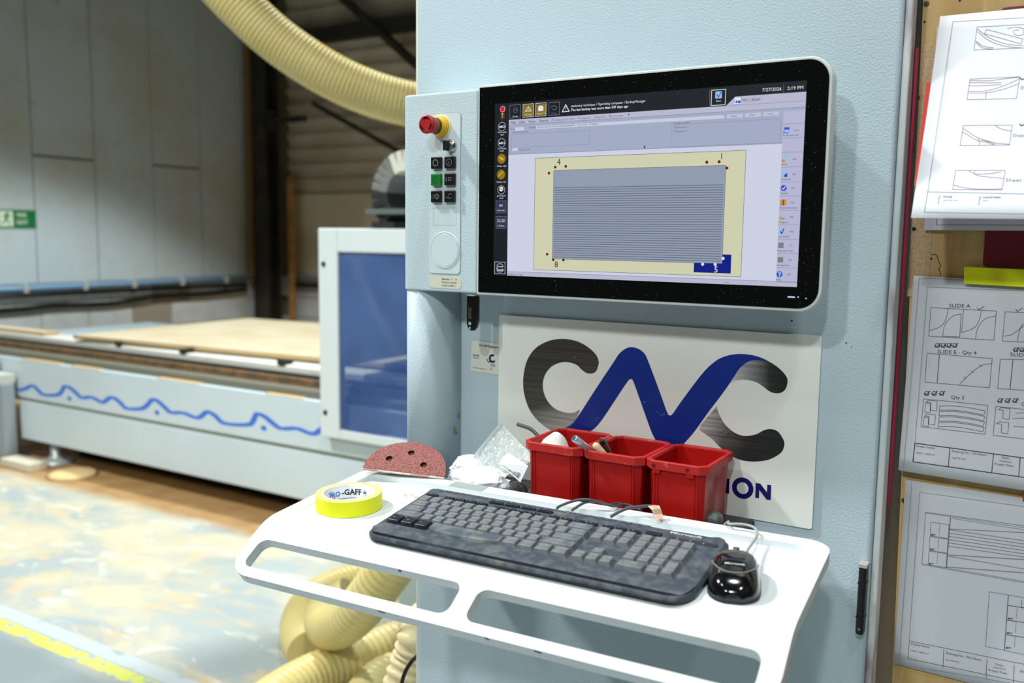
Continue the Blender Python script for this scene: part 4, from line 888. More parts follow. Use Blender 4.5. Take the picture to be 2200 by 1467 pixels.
x = 0
for l in ('Ctrl', 'Win', 'Alt'): key(x+GAP/2, -.002, 1.22*U-GAP, U+.001, l, KDARK); x += 1.22*U
sb = MB(); q = [(x+.001, .002), (x+.01, -.0065), (x+.055, -.0095), (x+.095, -.0075), (x+6.2*U-.012, -.004), (x+6.2*U-.001, .001), (x+6.2*U-.001, U-.0012), (x+.001, U-.0012)]
qi = [(a+(.002 if a < x+.05 else -.002), b*.90+.001) for a, b in q]
sb.loft([R(q, -.0064), R(qi, -.0012)], False, True, smooth=False); kobj(sb, 'space_bar', KKEY, bevel=.0008)
x += 6.2*U
for l in ('Alt', 'Win', 'M', 'Ctrl'): w = (15*U-(3*1.22+6.2)*U)/4; key(x+GAP/2, -.002, w-GAP, U+.001, l); x += w
nx = 15*U+.005
for r, ls in ((4, ('Ins', 'Hm', 'Pu')), (3, ('Del', 'End', 'Pd')), (0, ('<', 'v', '>'))):
    for i, l in enumerate(ls): key(nx+i*U+GAP/2, r*U+GAP/2-(.002 if r == 0 else 0), U-GAP, U-GAP+(.001 if r == 0 else 0), l)
key(nx+U+GAP/2, U+GAP/2, U-GAP, U*.75, '^')
px_ = nx+3*U+.005
for r, ls in ((4, 'N/*-'), (3, '789'), (2, '456'), (1, '123')):
    for i, l in enumerate(ls): key(px_+i*U+GAP/2, r*U+GAP/2, U-GAP, U-GAP, l)
key(px_+3*U+GAP/2, 2*U+GAP/2, U-GAP, 2*U-GAP, '+'); key(px_+3*U+GAP/2, GAP/2-.002, U-GAP, 2*U-GAP+.001, 'Ent'); key(px_+GAP/2, -.002, 2*U-GAP, U-GAP, '0'); key(px_+2*U+GAP/2, -.002, U-GAP, U-GAP, '.')
def frow(a0, a1, n, y, h, ls):
    w = (a1-a0)/n
    for i in range(n): key((a0+i*w)*S+.0012, y*S, w*S-.0024, h*S, ls[i] if i < len(ls) else '', KDARK, -.0035, -.0064, .0010, lk=.0028)
frow(-.003, .019, 1, .1035, .0078, ['Esc']); frow(.030, .107, 4, .1025, .0078, ['F1', 'F2', 'F3', 'F4']); frow(.118, .196, 4, .1000, .0074, ['F5', 'F6', 'F7', 'F8']); frow(.206, .285, 4, .1010, .0078, ['F9', 'F10', 'F11', 'F12'])
frow(.289, .348, 3, .1010, .0078, ['Ps', 'Sl', 'Pb']); frow(.101, .209, 4, .1150, .0070, ['', '', '', '']); frow(.351, .377, 1, .1040, .0090, [''])
legends.build('key_legends', mat('legend_white', (190, 194, 196), .5)).parent = kb
m = MB(); m.text('Microsoft', .0100, lambda a, b: (.382*S+a, .1205*S+b, -.0056), bold=.02, width=.046); m.build('maker_name', mat('name_white', (206, 208, 206), .5)).parent = kb
m = MB()
for a in (.397, .415, .433): m.poly(circ(a*S, .108*S, .0014, 10), lambda x_, y_: (x_, y_, -.0056))
m.build('status_lamps', mat('lamp_dim', (150, 170, 170), .4)).parent = kb
m = MB(); m.poly(rrect(.386*S, .452*S, .1035*S, .1125*S, .003), lambda x_, y_: (x_, y_, -.0059)); m.build('lamp_window', mat('lamp_window', (50, 54, 58), .3)).parent = kb
# cords of keyboard and mouse
hpt = lambda px, py, h: at_pl(px, py, T(0, 0, h), EN)
def cord(name, pts, r, label, m=mat('cord_grey', (70, 74, 78), .5)):
    return tag(MB().tube(bez(pts, 8), r, 10).build(name, m), label, 'cable', 'cords at the back of the tray')
cord('cable', [hpt(1196, 1092, .004), hpt(1207, 1085, .010), hpt(1236, 1075, .017), hpt(1262, 1073, .019), hpt(1290, 1079, .014), hpt(1318, 1087, .008), T(.475, -.029, .004), T(.50, -.034, -.004)], .0022, 'outer grey loop of cord arching over the tray rim below the middle bin')
cord('cable', [hpt(1228, 1097, .004), hpt(1236, 1091, .008), hpt(1258, 1079, .014), hpt(1284, 1077, .014), hpt(1308, 1084, .010), T(.465, -.0265, .0045), T(.485, -.030, -.002)], .0022, 'inner grey loop of cord arching over the tray rim below the middle bin')
ck = cord('cable', [hpt(1312, 1110, .004), hpt(1322, 1104, .007), hpt(1345, 1093, .013), hpt(1375, 1088, .016), hpt(1400, 1087, .016), hpt(1408, 1092, .012), hpt(1413, 1102, .006)], .0025, 'keyboard cord bending up to the pale tape flag below the right bin')
cord('mouse_cable', [hpt(1598, 1196, .020), hpt(1607, 1180, .015), hpt(1618, 1164, .010), hpt(1627, 1147, .008), hpt(1620, 1133, .010), hpt(1596, 1126, .010), hpt(1566, 1125, .008), T(.638, -.034, .001), T(.63, -.040, -.008)], .0019, 'thin pale mouse cord curving back over the tray rim', mat('cord_pale', (170, 172, 168), .5))
fl_ = thing('tape_flag', 'worn pale tape flag with orange centre wrapped on the keyboard cord', 'tape', hpt(1405, 1100, .012))
m = MB(); prof = [(hpt(1392, 1087, .0195), hpt(1416, 1086, .0195)), (hpt(1400, 1095, .0175), hpt(1420, 1094, .0175)), (hpt(1405, 1106, .010), hpt(1423, 1104, .010)), (hpt(1410, 1118, .006), hpt(1426, 1115, .006))]
for i in range(3): a, b = prof[i], prof[i+1]; m.add([a[0], a[1], b[1], b[0]], [(0, 3, 2, 1)])
m.build('flag', mat('flag_cream', (206, 196, 172), .6, var=(90, (120, 116, 100), .58, .7)), fl_, solid=.0008)
m = MB(); lerp = lambda a, b, t: a+(b-a)*t
for i in range(3):
    a, b = prof[i], prof[i+1]; o_ = EN*.0011
    m.add([lerp(a[0], a[1], .3)+o_, lerp(a[0], a[1], .75)+o_, lerp(b[0], b[1], .75)+o_, lerp(b[0], b[1], .3)+o_], [(0, 3, 2, 1)])
m.build('orange_stripe', mat('flag_orange', (236, 170, 140), .6), fl_)

# ================================================================== MOUSE
MC = FLR(.700, .163); ma = math.radians(13)
ML = (-EVF*math.cos(ma) - EU*math.sin(ma)).normalized(); MW = ML.cross(ENF).normalized()       # ML points to the buttons, MW to the right
LEN, WID, HGT = .120, .0650, .0345
def mw(t): return WID*.5*(1-abs((t-.55)/.62)**3.2*.55)*(min(1, (1-abs(2*t-1)**6)**.5+.0))
def mh(t):
    x = (.46-t)/.58 if t < .46 else (t-.46)/.56
    return HGT*max(.02, 1-x**2.2)**.6
def mouse_pt(t, k, s=1.0):
    # t 0 front (buttons) .. 1 palm; k 0..1 round from left foot over the top to right foot
    th_ = PI*(1-k); c, sn = math.cos(th_), math.sin(th_); e = .62
    x = mw(t)*math.copysign(abs(c)**e, c); z = mh(t)*(abs(sn)**.82)
    return MC + ML*(LEN*(.5-t)) + MW*x*s + ENF*(z*s+.003)
ms = thing('computer_mouse', 'glossy black computer mouse at the right end of the tray', 'mouse', MC)
NT, NK = 30, 28
ts = [.012+.976*i/NT for i in range(NT+1)]
m = MB(); rings = [[mouse_pt(t, k/NK) for k in range(NK+1)] for t in ts]
m.loft(rings, True, True, closed=True, smooth=True); m.build('shell', mat('mouse_black', (10, 12, 16), .12, 0, .5, coat=.6, var=(26, (44, 44, 42), .60, .82)), ms)
m = MB(); base = [MC + ML*(LEN*(.5-t)*1.0) + MW*mw(t)*sd*1.02 for sd in (1,) for t in ts]+[MC + ML*(LEN*(.5-t)) - MW*mw(t)*1.02 for t in reversed(ts)]
m.loft([[p_+ENF*.0006 for p_ in base], [p_+ENF*.0040 for p_ in base]], smooth=False); m.build('base_plate', mat('mouse_base', (26, 28, 30), .4), ms)
m = MB(); m.tube([mouse_pt(.08+.70*math.sin(a*PI)**.6, .12+.76*a, 1.004) for a in [i/32 for i in range(33)]], .0008, 6); m.build('button_seam', mat('seam_cream', (150, 146, 126), .5), ms)
m = MB(); m.smooth = True; rr_ = [[mouse_pt(t, k, 1.006) for k in [.30+.40*j/8 for j in range(9)]] for t in (.06, .14, .22, .30, .38)]
m.loft(rr_, False, False, closed=False); m.build('front_panel', mat('mouse_dusty', (96, 93, 86), .5, var=(70, (44, 45, 46), .42, .62)), ms)
m = MB(); wc = mouse_pt(.17, .5); m.cyl(wc-MW*.004-ENF*.004, wc+MW*.004-ENF*.004, .0075, None, 20); m.build('scroll_wheel', mat('wheel_grey', (70, 74, 80), .4), ms)
m = MB()
def on_mouse(a, b):
    t = .66-b/LEN; c = max(-1, min(1, a/mw(t))); c = math.copysign(abs(c)**(1/.62), c)
    return mouse_pt(t, 1-math.acos(c)/PI)+ENF*.0006
m.text('Microsoft', .0062, lambda a, b: on_mouse(a-.0125, b-.000), bold=.02, width=.025); m.build('maker_name', mat('name_white', (206, 208, 206), .5), ms)

# ================================================================== TAPE ROLL
tp = thing('tape_roll', 'fluorescent yellow roll of gaffer tape at the left of the tray', 'tape roll', T(.066, .150, -.003))
tc_ = FLR(.066, .150)+ENF*.0004; RO, RI, TW = .0535, .0395, .0255
YS = mat('tape_side', (236, 236, 150), .55, var=(200, (226, 228, 110), .5, .7))
m = MB(); m.lathe([(RO, .0005), (RO, TW-.0004)], tc_, ENF, 72, cap0=False, cap1=False); m.build('tape_face', YELLOW, tp)
m = MB(); m.lathe([(RO, TW-.0004), (RO-.0004, TW), (RI+.0026, TW)], tc_, ENF, 72, False, False, False); m.lathe([(RI+.0026, 0), (RO-.0004, 0), (RO, .0005)], tc_, ENF, 72, False, False, False); m.build('tape_side', YS, tp)
m = MB(); m.lathe([(RI+.0026, 0), (RI+.0026, TW-.0002), (RI+.0022, TW+.0002), (RI, TW+.0002), (RI, 0)], tc_, ENF, 72, True, False, False); core = m.build('core', mat('core_white', (226, 228, 230), .6), tp)
vd = (tc_-CAM); vd = (vd-ENF*vd.dot(ENF)).normalized(); vr = vd.cross(ENF).normalized()
wrap = lambda x, z: tuple(tc_+(vd*math.cos(x/RI)+vr*math.sin(x/RI))*(RI-.0006)+ENF*z)
BLK = mat('tape_print', (30, 34, 42), .5); TBL = mat('tape_print_blue', (40, 120, 200), .5)
m = MB(); m.text('-GAFF', .0135, lambda a, b: wrap(-.012+a, .0085+b), bold=.03, width=.034); m.text('USA', .0045, lambda a, b: wrap(.0270+a, .0055+b), bold=.01); m.stroke([(-.0400, .0058), (-.0250, .0058)], .0014, wrap); m.stroke([(-.040, .0175), (-.030, .0185)], .0008, wrap)
m.stroke([(x_*.001, .0018+.00004*(x_*x_)*-.0+.0008) for x_ in range(-22, 14, 3)], .0008, wrap); m.build('lettering', BLK, core)
m = MB(); m.text('PRO', .0120, lambda a, b: wrap(-.0370+a, .0080+b), bold=.03, width=.022); m.build('blue_print', TBL, core); m = MB(); m.poly([(.0290+(.0050 if i % 2 == 0 else .002)*math.sin(2*PI*i/10), .0135+(.0050 if i % 2 == 0 else .002)*math.cos(2*PI*i/10)) for i in range(10)], wrap); m.build('star_print', TBL, core)
m = MB(); m.stroke([(.0255, .0118), (.031, .0128)], .0012, lambda a, b: tuple(Vector(wrap(a, b))-vd*.0004)); m.build('red_star_stroke', mat('tape_print_red', (200, 40, 50), .5), core)

# ================================================================== RED BINS
BY0, BY1 = -.0555, .083; zsh = 1.0182
bxs = [at_y(1120.4, 946.7, BY0).x, at_y(1246.5, 970, BY0).x, at_y(1381, 985, BY0).x, at_y(1520, 1008, BY0).x]
ZR = 1.1305
def octo(x0, x1, y0, y1, c, z): return [Vector(q) for q in ((x0+c, y0, z), (x1-c, y0, z), (x1, y0+c, z), (x1, y1-c, z), (x1-c, y1, z), (x0+c, y1, z), (x0, y1-c, z), (x0, y0+c, z))]
blab = ['left red plastic bin holding a white lump and a piece of grey cable', 'middle red plastic bin holding a pen and small tools', 'right red plastic bin, empty, with a dusty worn side']
for i in range(3):
    x0, x1 = bxs[i]+.0008, bxs[i+1]-.0008; b = thing('storage_bin', blab[i], 'bin', ((x0+x1)/2, .014, zsh), 'red bins behind the keyboard tray')
    o_ = .006; m = MB()
    m.loft([octo(x0+o_+.004, x1-o_-.004, BY0+o_+.004, BY1-o_-.004, .008, zsh+.0003), octo(x0+o_, x1-o_, BY0+o_, BY1-o_, .010, ZR-.014),
            octo(x0+o_, x1-o_, BY0+o_, BY1-o_, .010, ZR-.002), octo(x0+o_+.0026, x1-o_-.0026, BY0+o_+.0026, BY1-o_-.0026, .009, ZR-.002),
            octo(x0+o_+.0066, x1-o_-.0066, BY0+o_+.0066, BY1-o_-.0066, .007, zsh+.0033)], True, True, smooth=False)
    ob = m.build('body', [RED, REDDUST], b, bevel=.0015)
    if i == 2:
        for p_ in ob.data.polygons: p_.material_index = 1 if p_.normal.x > .9 and p_.center.x > x1-.012 else 0
    m = MB(); q = lambda e, c, z: octo(x0+e, x1-e, BY0+e, BY1-e, c, z)
    m.loft([q(.0062, .0105, ZR-.0145), q(.0005, .0125, ZR-.0135), q(0, .013, ZR-.0012), q(.0008, .0128, ZR), q(.0062, .0105, ZR+.0001), q(.0072, .010, ZR-.0018)], False, False, smooth=False)
    m.build('rim', mat('rim_red', (186, 34, 30), .5, 0, .4, var=(70, (206, 96, 88), .58, .72)), b)
    for sx in (0, 1):
        for d in (.011, .0155):
            xx = x0+o_+d if sx == 0 else x1-o_-d
            a = MB(); e = .004*1.0
            a.loft([[Vector((xx+dx+(e if sx == 0 else -e)*0, BY0+o_+.0042-dy, zsh+.002)) for dx, dy in ((-.0011, -.001), (.0011, -.001), (.0011, .0016), (-.0011, .0016))], [Vector((xx+dx, BY0+o_+.0002-dy, ZR-.0146)) for dx, dy in ((-.0011, -.001), (.0011, -.001), (.0011, .0016), (-.0011, .0016))]])
            a.build('corner_rib', RED, b)
    if i == 2:
        for t in (.17, .70):
            xx = x0+(x1-x0)*t; MB().cyl((xx, BY0+.0015, ZR-.0075), (xx, BY0-.0002, ZR-.0075), .0032, None, 12).build('rim_hole', mat('hole_dark', (70, 8, 6), .6), b)
            MB().box(xx-.002, xx+.010, BY0+.0002, BY0+.006, ZR-.0155-.004, ZR-.0140).build('rim_clip', RED, b)
# contents
def lump(name, c, r, seed, mt, label, cat, sub=3, amp=.25, freq=18, flat=False, parent=None):
    bm = bmesh.new(); bmesh.ops.create_icosphere(bm, subdivisions=sub, radius=1.0)
    for v in bm.verts:
        n_ = noise.noise(Vector((v.co.x+seed, v.co.y, v.co.z))*1.6)*amp + noise.noise(Vector((v.co.x, v.co.y+seed, v.co.z))*freq*.25)*amp*.4
        v.co = Vector((c[0]+v.co.x*r[0]*(1+n_), c[1]+v.co.y*r[1]*(1+n_), c[2]+v.co.z*r[2]*(1+n_)))
    me = bpy.data.meshes.new(name); bm.to_mesh(me); bm.free(); me.materials.append(mt)
    me.polygons.foreach_set('use_smooth', [not flat]*len(me.polygons))
    o = link(name, me, parent)
    return tag(o, label, cat) if label else o
lc = at_y(1190, 965, .012)
lump('plaster_lump', (lc.x, .012, 1.080), (.029, .036, .055), 2.0, mat('lump_white', (238, 238, 234), .8, bump=(90, .3, .003)), 'rounded white lump sitting in the left red bin', 'lump', 4, .10, 5)
q = lambda px, py, y: at_y(px, py, y)
o = MB().tube(bez([q(1111.5, 911, .03), q(1120, 914, .03), q(1139, 921, .03), q(1153, 933, .03), q(1166, 947, .03), q(1178, 975, .03)], 8), .0034, 14).build('cable_offcut', mat('offcut_grey', (72, 78, 80), .5)); tag(o, 'short bent piece of grey cable sticking out of the left bin', 'cable')
pn = thing('marker_pen', 'silver pen leaning out of the middle red bin', 'pen', q(1260, 960, -.03))
A_, B_ = q(1233, 941, -.066), q(1268, 967, -.040); dr = (B_-A_).normalized(); E2 = A_+dr*.125
m = MB(); m.lathe([(.0052, 0), (.0062, .002), (.0062, .020), (.0056, .021), (.0056, .13)], A_, dr, 20); m.build('barrel', mat('pen_silver', (196, 204, 212), .3, .5), pn)
m = MB(); m.lathe([(.0044, -.0003), (.0018, -.0002)], A_, dr, 16); m.build('end_plug', mat('pen_blue', (24, 74, 110), .4), pn)
m = MB(); sd = dr.cross(EZ).normalized(); m.tube([A_+dr*.022+sd*.004+EZ*.0045, A_+dr*.055+sd*.004+EZ*.005], .0016, 8); m.build('clip', mat('pen_clip', (206, 150, 146), .35, .3), pn)
A_, B_ = q(1276, 953, -.022), q(1300, 980, -.012); dr = (B_-A_).normalized()
o = MB().lathe([(.003, 0), (.0058, .0025), (.0064, .008), (.0064, .095)], A_, dr, 18).build('wooden_stick', mat('stick_wood', (222, 200, 160), .6)); tag(o, 'pale wooden stick standing in the middle red bin', 'stick')
A_, B_ = q(1291, 940, .0), q(1306, 972, .006); dr = (B_-A_).normalized(); sd = Vector((dr.z, 0, -dr.x)).normalized()
tl_ = thing('steel_tool', 'flat steel tool with an eyelet in the middle red bin', 'tool', A_)
m = MB(); w_ = .0068; nrm = dr.cross(sd)
pl = [(-w_*math.cos(a), w_-w_*math.sin(a)) for a in [PI*i/10 for i in range(11)]]+[(w_, .085), (-w_, .085)]
for z_ in (0,): m.loft([[A_+sd*a+dr*b+nrm*.0016 for a, b in pl], [A_+sd*a+dr*b-nrm*.0016 for a, b in pl]]); 
m.build('blade', STEEL, tl_, bevel=.0008, recalc=True)
ey = A_+dr*.0085; vdir = (CAM-ey).normalized(); sgn = 1 if nrm.dot(vdir) > 0 else -1
m = MB(); m.lathe([(.0040, 0), (.0040, .0012), (.0028, .0014)], ey+nrm*sgn*.0017, nrm*sgn, 16); m.build('eyelet', RUBBER, tl_)

# ================================================================== ITEMS BEHIND THE LEFT OF THE TRAY
# folded sanding disc
A_, B_ = at_y(779, 1007, -.150), at_y(955, 1027, -.098); ctr = (A_+B_)/2; Rd = (B_-A_).length/2; ea = (B_-A_).normalized()
ew = Vector((-.05, .86, .40)); ew = (ew-ea*ew.dot(ea)).normalized(); en = ea.cross(ew)
sd_ = thing('sanding_disc', 'folded pink sanding disc with three holes leaning on the tray corner', 'sanding disc', ctr)
def disc_layer(off, holes, mt, name, k=1.0):
    out = [(Rd*k, 0)]+[(Rd*k*math.cos(PI*i/28), Rd*k*math.sin(PI*i/28)) for i in range(1, 28)]+[(-Rd*k, 0)]
    hs = [circ(a*Rd, b*Rd, .0062, 14) for a, b in holes]; V = []; E_ = []
    for pl in [out]+hs: o = len(V); V.extend(Vector(p_) for p_ in pl); E_.extend((o+i, o+(i+1) % len(pl)) for i in range(len(pl)))
    ov, oe, of, *_ = delaunay_2d_cdt(V, E_, [], 1, 1e-7)
    m = MB(); ok = []
    for f in of:
        c = sum((ov[i] for i in f), Vector((0, 0)))/len(f)
        if not any((c-Vector((a*Rd, b*Rd))).length < .0060 for a, b in holes): ok.append(tuple(f))
    curl = lambda a, b: en*(off+(b/Rd)**2*.006+(.004 if off > 0 else 0)*math.sin(PI*min(1, b/Rd)))
    m.add([ctr+ea*p_.x+ew*p_.y+curl(p_.x, p_.y) for p_ in ov], ok); return m.build(name, mt, sd_, solid=.0011)
GRIT = mat('grit_pink', (164, 104, 98), .8, bump=(900, .5, .001), var=(520, (112, 56, 54), .48, .60, 1), var2=(30, (220, 190, 186), .66, .80, 6))
disc_layer(.0022, ((-.45, .36), (.02, .62), (.42, .28)), GRIT, 'grit_face')
disc_layer(-.0022, (), mat('disc_back', (116, 96, 52), .8), 'backing', .985)
m = MB(); m.tube([ctr+ea*(Rd*t) for t in [-1+.1*i for i in range(21)]], lambda i: .0022, 8); m.build('fold_edge', mat('fold_white', (196, 150, 144), .7, var=(60, (226, 216, 210), .48, .56)), sd_)
# crumpled white plastic wrap
def crumple(name, c, r, seed, mt, label, cat, sub=4):
    bm = bmesh.new(); bmesh.ops.create_icosphere(bm, subdivisions=sub, radius=1.0)
    for v in bm.verts:
        d = v.co.copy(); k = 1+.30*noise.noise(d*1.7+Vector((seed, 0, 0)))+.22*abs(noise.noise(d*3.6+Vector((0, seed, 0))))+.10*abs(noise.noise(d*8+Vector((0, 0, seed))))
        v.co = Vector((c[0]+d.x*r[0]*k, c[1]+d.y*r[1]*k, max(c[2]+d.z*r[2]*k, zsh-.0+.0008)))
    me = bpy.data.meshes.new(name); bm.to_mesh(me); bm.free(); me.materials.append(mt)
    return tag(link(name, me), label, cat)
WRAP = mat('wrap_white', (236, 240, 240), .35, 0, .5)
c = at_y(1022, 1018, -.045); crumple('plastic_wrap', (c.x, -.045, 1.040), (.060, .042, .026), 3.1, WRAP, 'crumpled white plastic wrap between the sanding disc and the bins', 'wrap')
c = at_y(985, 1003, .02); crumple('plastic_wrap', (c.x+.020, .030, 1.042), (.034, .028, .020), 8.4, WRAP, 'smaller crumple of white plastic against the side post', 'wrap')
# clear zip bag leaning on the sign
zb = thing('zip_bag', 'clear plastic zip bag with a barcode label leaning against the sign', 'bag', at_y(1070, 1020, .02))
def bagpt(a, b):   # a across, b up
    P00, P10, P01, P11 = at_y(1040, 1050, -.035), at_y(1128, 1062, -.045), at_y(1000, 1003, .035), at_y(1075, 906, .080)
    P10 = at_y(1150, 985, .000)
    return (P00*(1-a)+P10*a)*(1-b)+(P01*(1-a)+P11*a)*b
BAG = mat('bag_clear', (226, 232, 230), .22, 0, .6, alpha=.42, bump=(45, .9, .02))
for side in (1, -1):
    m = MB(); m.smooth = True; N_ = 18; nb = Vector((.25, -1, .35)).normalized(); V = []
    for j in range(N_+1):
        for i in range(N_+1):
            a, b = i/N_, j/N_; p_ = bagpt(a, b); e = min(a, b, 1-a, 1-b); bul = min(1, e*5)
            V.append(p_+nb*(side*.006*bul+.010*noise.noise(Vector((a*4.0, b*4.0, 2.0*side)))*bul+.004*abs(noise.noise(Vector((a*10, b*10, 7.0*side))))*bul))
    m.add(V, [(j*(N_+1)+i, j*(N_+1)+i+1, (j+1)*(N_+1)+i+1, (j+1)*(N_+1)+i) for j in range(N_) for i in range(N_)]); m.build('film', BAG, zb)
m = MB(); seal = mat('bag_seal', (214, 222, 220), .3, alpha=.7)
for b in (.90, .93): m.tube([bagpt(a/12, b)+Vector((0, -.009, .003)) for a in range(13)], .0011, 6)
m.build('zip_seal', seal, zb)
L0, L1, L2, L3 = at_y(1090.5, 971, -.040), at_y(1136, 1001, -.048), at_y(1118, 1036, -.052), at_y(1072, 996, -.046)
L1 = L0+(L1-L0)*.98
lf = lambda a, b: (L3*(1-a)+L2*a)*(1-b)+(L0*(1-a)+L1*a)*b
m = MB(); m.add([lf(0, 0), lf(1, 0), lf(1, 1), lf(0, 1)], [(0, 1, 2, 3)]); lb_ = m.build('label', WHITEP, zb, solid=.0004)
m = MB(); x = .10; lo = (L2-L3).cross(L0-L3).normalized(); lo = lo if lo.dot(CAM-L0) > 0 else -lo
random.seed(3)
while x < .90:
    w = random.choice((.006, .010, .016)); m.add([lf(x, .08)+lo*.0005, lf(x+w, .08)+lo*.0005, lf(x+w, .40)+lo*.0005, lf(x, .40)+lo*.0005], [(0, 1, 2, 3)]); x += w+random.choice((.007, .012, .02))
for k in range(3):
    for t_ in (.30, .52, .70): m.add([lf(t_, .52+k*.12)+lo*.0005, lf(t_+.14, .52+k*.12)+lo*.0005, lf(t_+.14, .545+k*.12)+lo*.0005, lf(t_, .545+k*.12)+lo*.0005], [(0, 1, 2, 3)])
m.build('barcode', PRINTK, lb_)
c = at_y(1116, 1042, -.03); lump('foam_offcut', (c.x-.004, -.030, 1.0345), (.017, .022, .0160), 4.0, mat('foam_charcoal', (66, 66, 64), .9, bump=(300, .8, .004), var=(200, (120, 118, 112), .55, .7)), 'charcoal foam offcut beside the left red bin', 'foam', 3, .12, 8)
c = at_y(1075, 1020, -.045)
bg_ = MB().loft([[Vector((c.x-.030+dx, -.060+dy, z)) for dx, dy in ((0, 0), (.052, .0), (.052, .022), (0, .03))] for z in (zsh+.001, zsh+.030)]).build('padded_pouch', mat('pouch_grey', (172, 184, 186), .5, bump=(30, .6, .01)), bevel=.008, seg=3); tag(bg_, 'pale grey padded pouch under the barcode label', 'pouch')
c = at_y(1098, 1046, -.062); cp_ = thing('cable_clip', 'dark teal plastic clip with a hole in front of the charcoal foam', 'clip', c)
m = MB(); m.box(c.x-.016, c.x+.014, -.0660, -.0622, zsh+.0135, zsh+.0265); m.build('strap', mat('clip_teal', (20, 62, 70), .4), cp_, bevel=.001)
m = MB(); m.lathe([(.0036, 0), (.0036, .0008), (.002, .0009)], (c.x+.009, -.0661, zsh+.020), (0, -1, 0), 14); m.build('clip_hole', mat('hole_black', (8, 8, 8), .6), cp_)
m = MB(); m.box(c.x-.014, c.x+.012, -.0658, -.0624, zsh+.0003, zsh+.0134); m.build('clip_base', RUBBER, cp_)

# ================================================================== PLYWOOD PARTITION WITH DRAWINGS
BYF = .172
PLY = mat('plywood', (206, 172, 112), .55, var=(2.2, (190, 150, 88), .42, .62, 6, (6, 1, .35)), var2=(14, (216, 188, 134), .56, .70, 5, (3, 1, .2)))
pb = thing('plywood_board', 'upright plywood board covered with pinned drawings right of the cabinet', 'board', (1.2, .18, 0))
m = MB(); m.prism([(.684, 0), (1.9, 0), (1.9, 2.3), (.647, 2.3)], -.190, -BYF, SW); m.build('board', PLY, pb, recalc=True)
MB().box(.70, .74, .1905, .30, 0, 2.25).box(1.80, 1.84, .1905, .30, 0, 2.25).box(.70, 1.84, .1905, .34, 0, .05).build('rear_stud', mat('timber', (196, 150, 84)), pb)
BRASS = mat('screw_brass', (112, 108, 62), .35, .7)
for px, py in ((1990.5, 8), (1974, 209), (1964, 492), (1942.5, 1075)):
    c = at_y(px, py, BYF); s_ = MB().lathe([(.0042, 0), (.0040, .0010), (.0030, .0012)], c, (0, -1, 0), 16).build('screw', BRASS, pb)
    m = MB(); f = lambda a, b: (c.x+a, BYF-.0015, c.z+b); m.stroke([(-.0022, -.0022), (.0022, .0022)], .0010, f); m.stroke([(-.0022, .0022), (.0022, -.0022)], .0010, f); m.build('screw_cross', PRINTK, s_)
for px, py in ((2062, 1), (1986.5, 47), (2001, 556)):
    c = at_y(px, py, BYF); MB().lathe([(.0018, 0), (.0012, .0005)], c, (0, -1, 0), 10).build('nail_hole', mat('hole_dark2', (40, 26, 14), .8), pb)
m = MB(); m.stroke([(lambda p: (p.x, p.z))(at_y(1850+a/2.446, 440+b/2.446, BYF)) for a, b in ((320, 255), (330, 272), (350, 275), (370, 262), (392, 260), (402, 275), (408, 300), (418, 318), (408, 338), (418, 360), (416, 372))], .0012, Fp(-BYF+.0004)); m.build('pencil_doodle', mat('pencil', (96, 72, 40), .7), pb)
GZ = mat('gauze_tape', (210, 182, 142), .8, bump=(700, .3, .001), var=(300, (196, 164, 122), .45, .6, 1))
a, b = at_y(1983, 95, BYF), at_y(1983, 470, BYF)
tag(MB().box(a.x, a.x+.030, BYF-.0012, BYF-.0003, b.z-.12, a.z).build('gauze_strip', GZ), 'beige gauze tape strip stuck down the left edge of the plywood board', 'tape')
# pink strip standing in the gap by the cabinet edge
a, b = at_y(1968, 104, .156), at_y(1906, 1085, .156)
o = MB().box(.6515, .6550, .1505, .1545, b.z, a.z).build('pink_strip', mat('pink_plastic', (206, 22, 82), .4, var=(7, (150, 10, 52), .45, .65, 3, (1, 1, .2)))); tag(o, 'thin bright pink strip wedged between the cabinet edge and plywood board', 'strip')

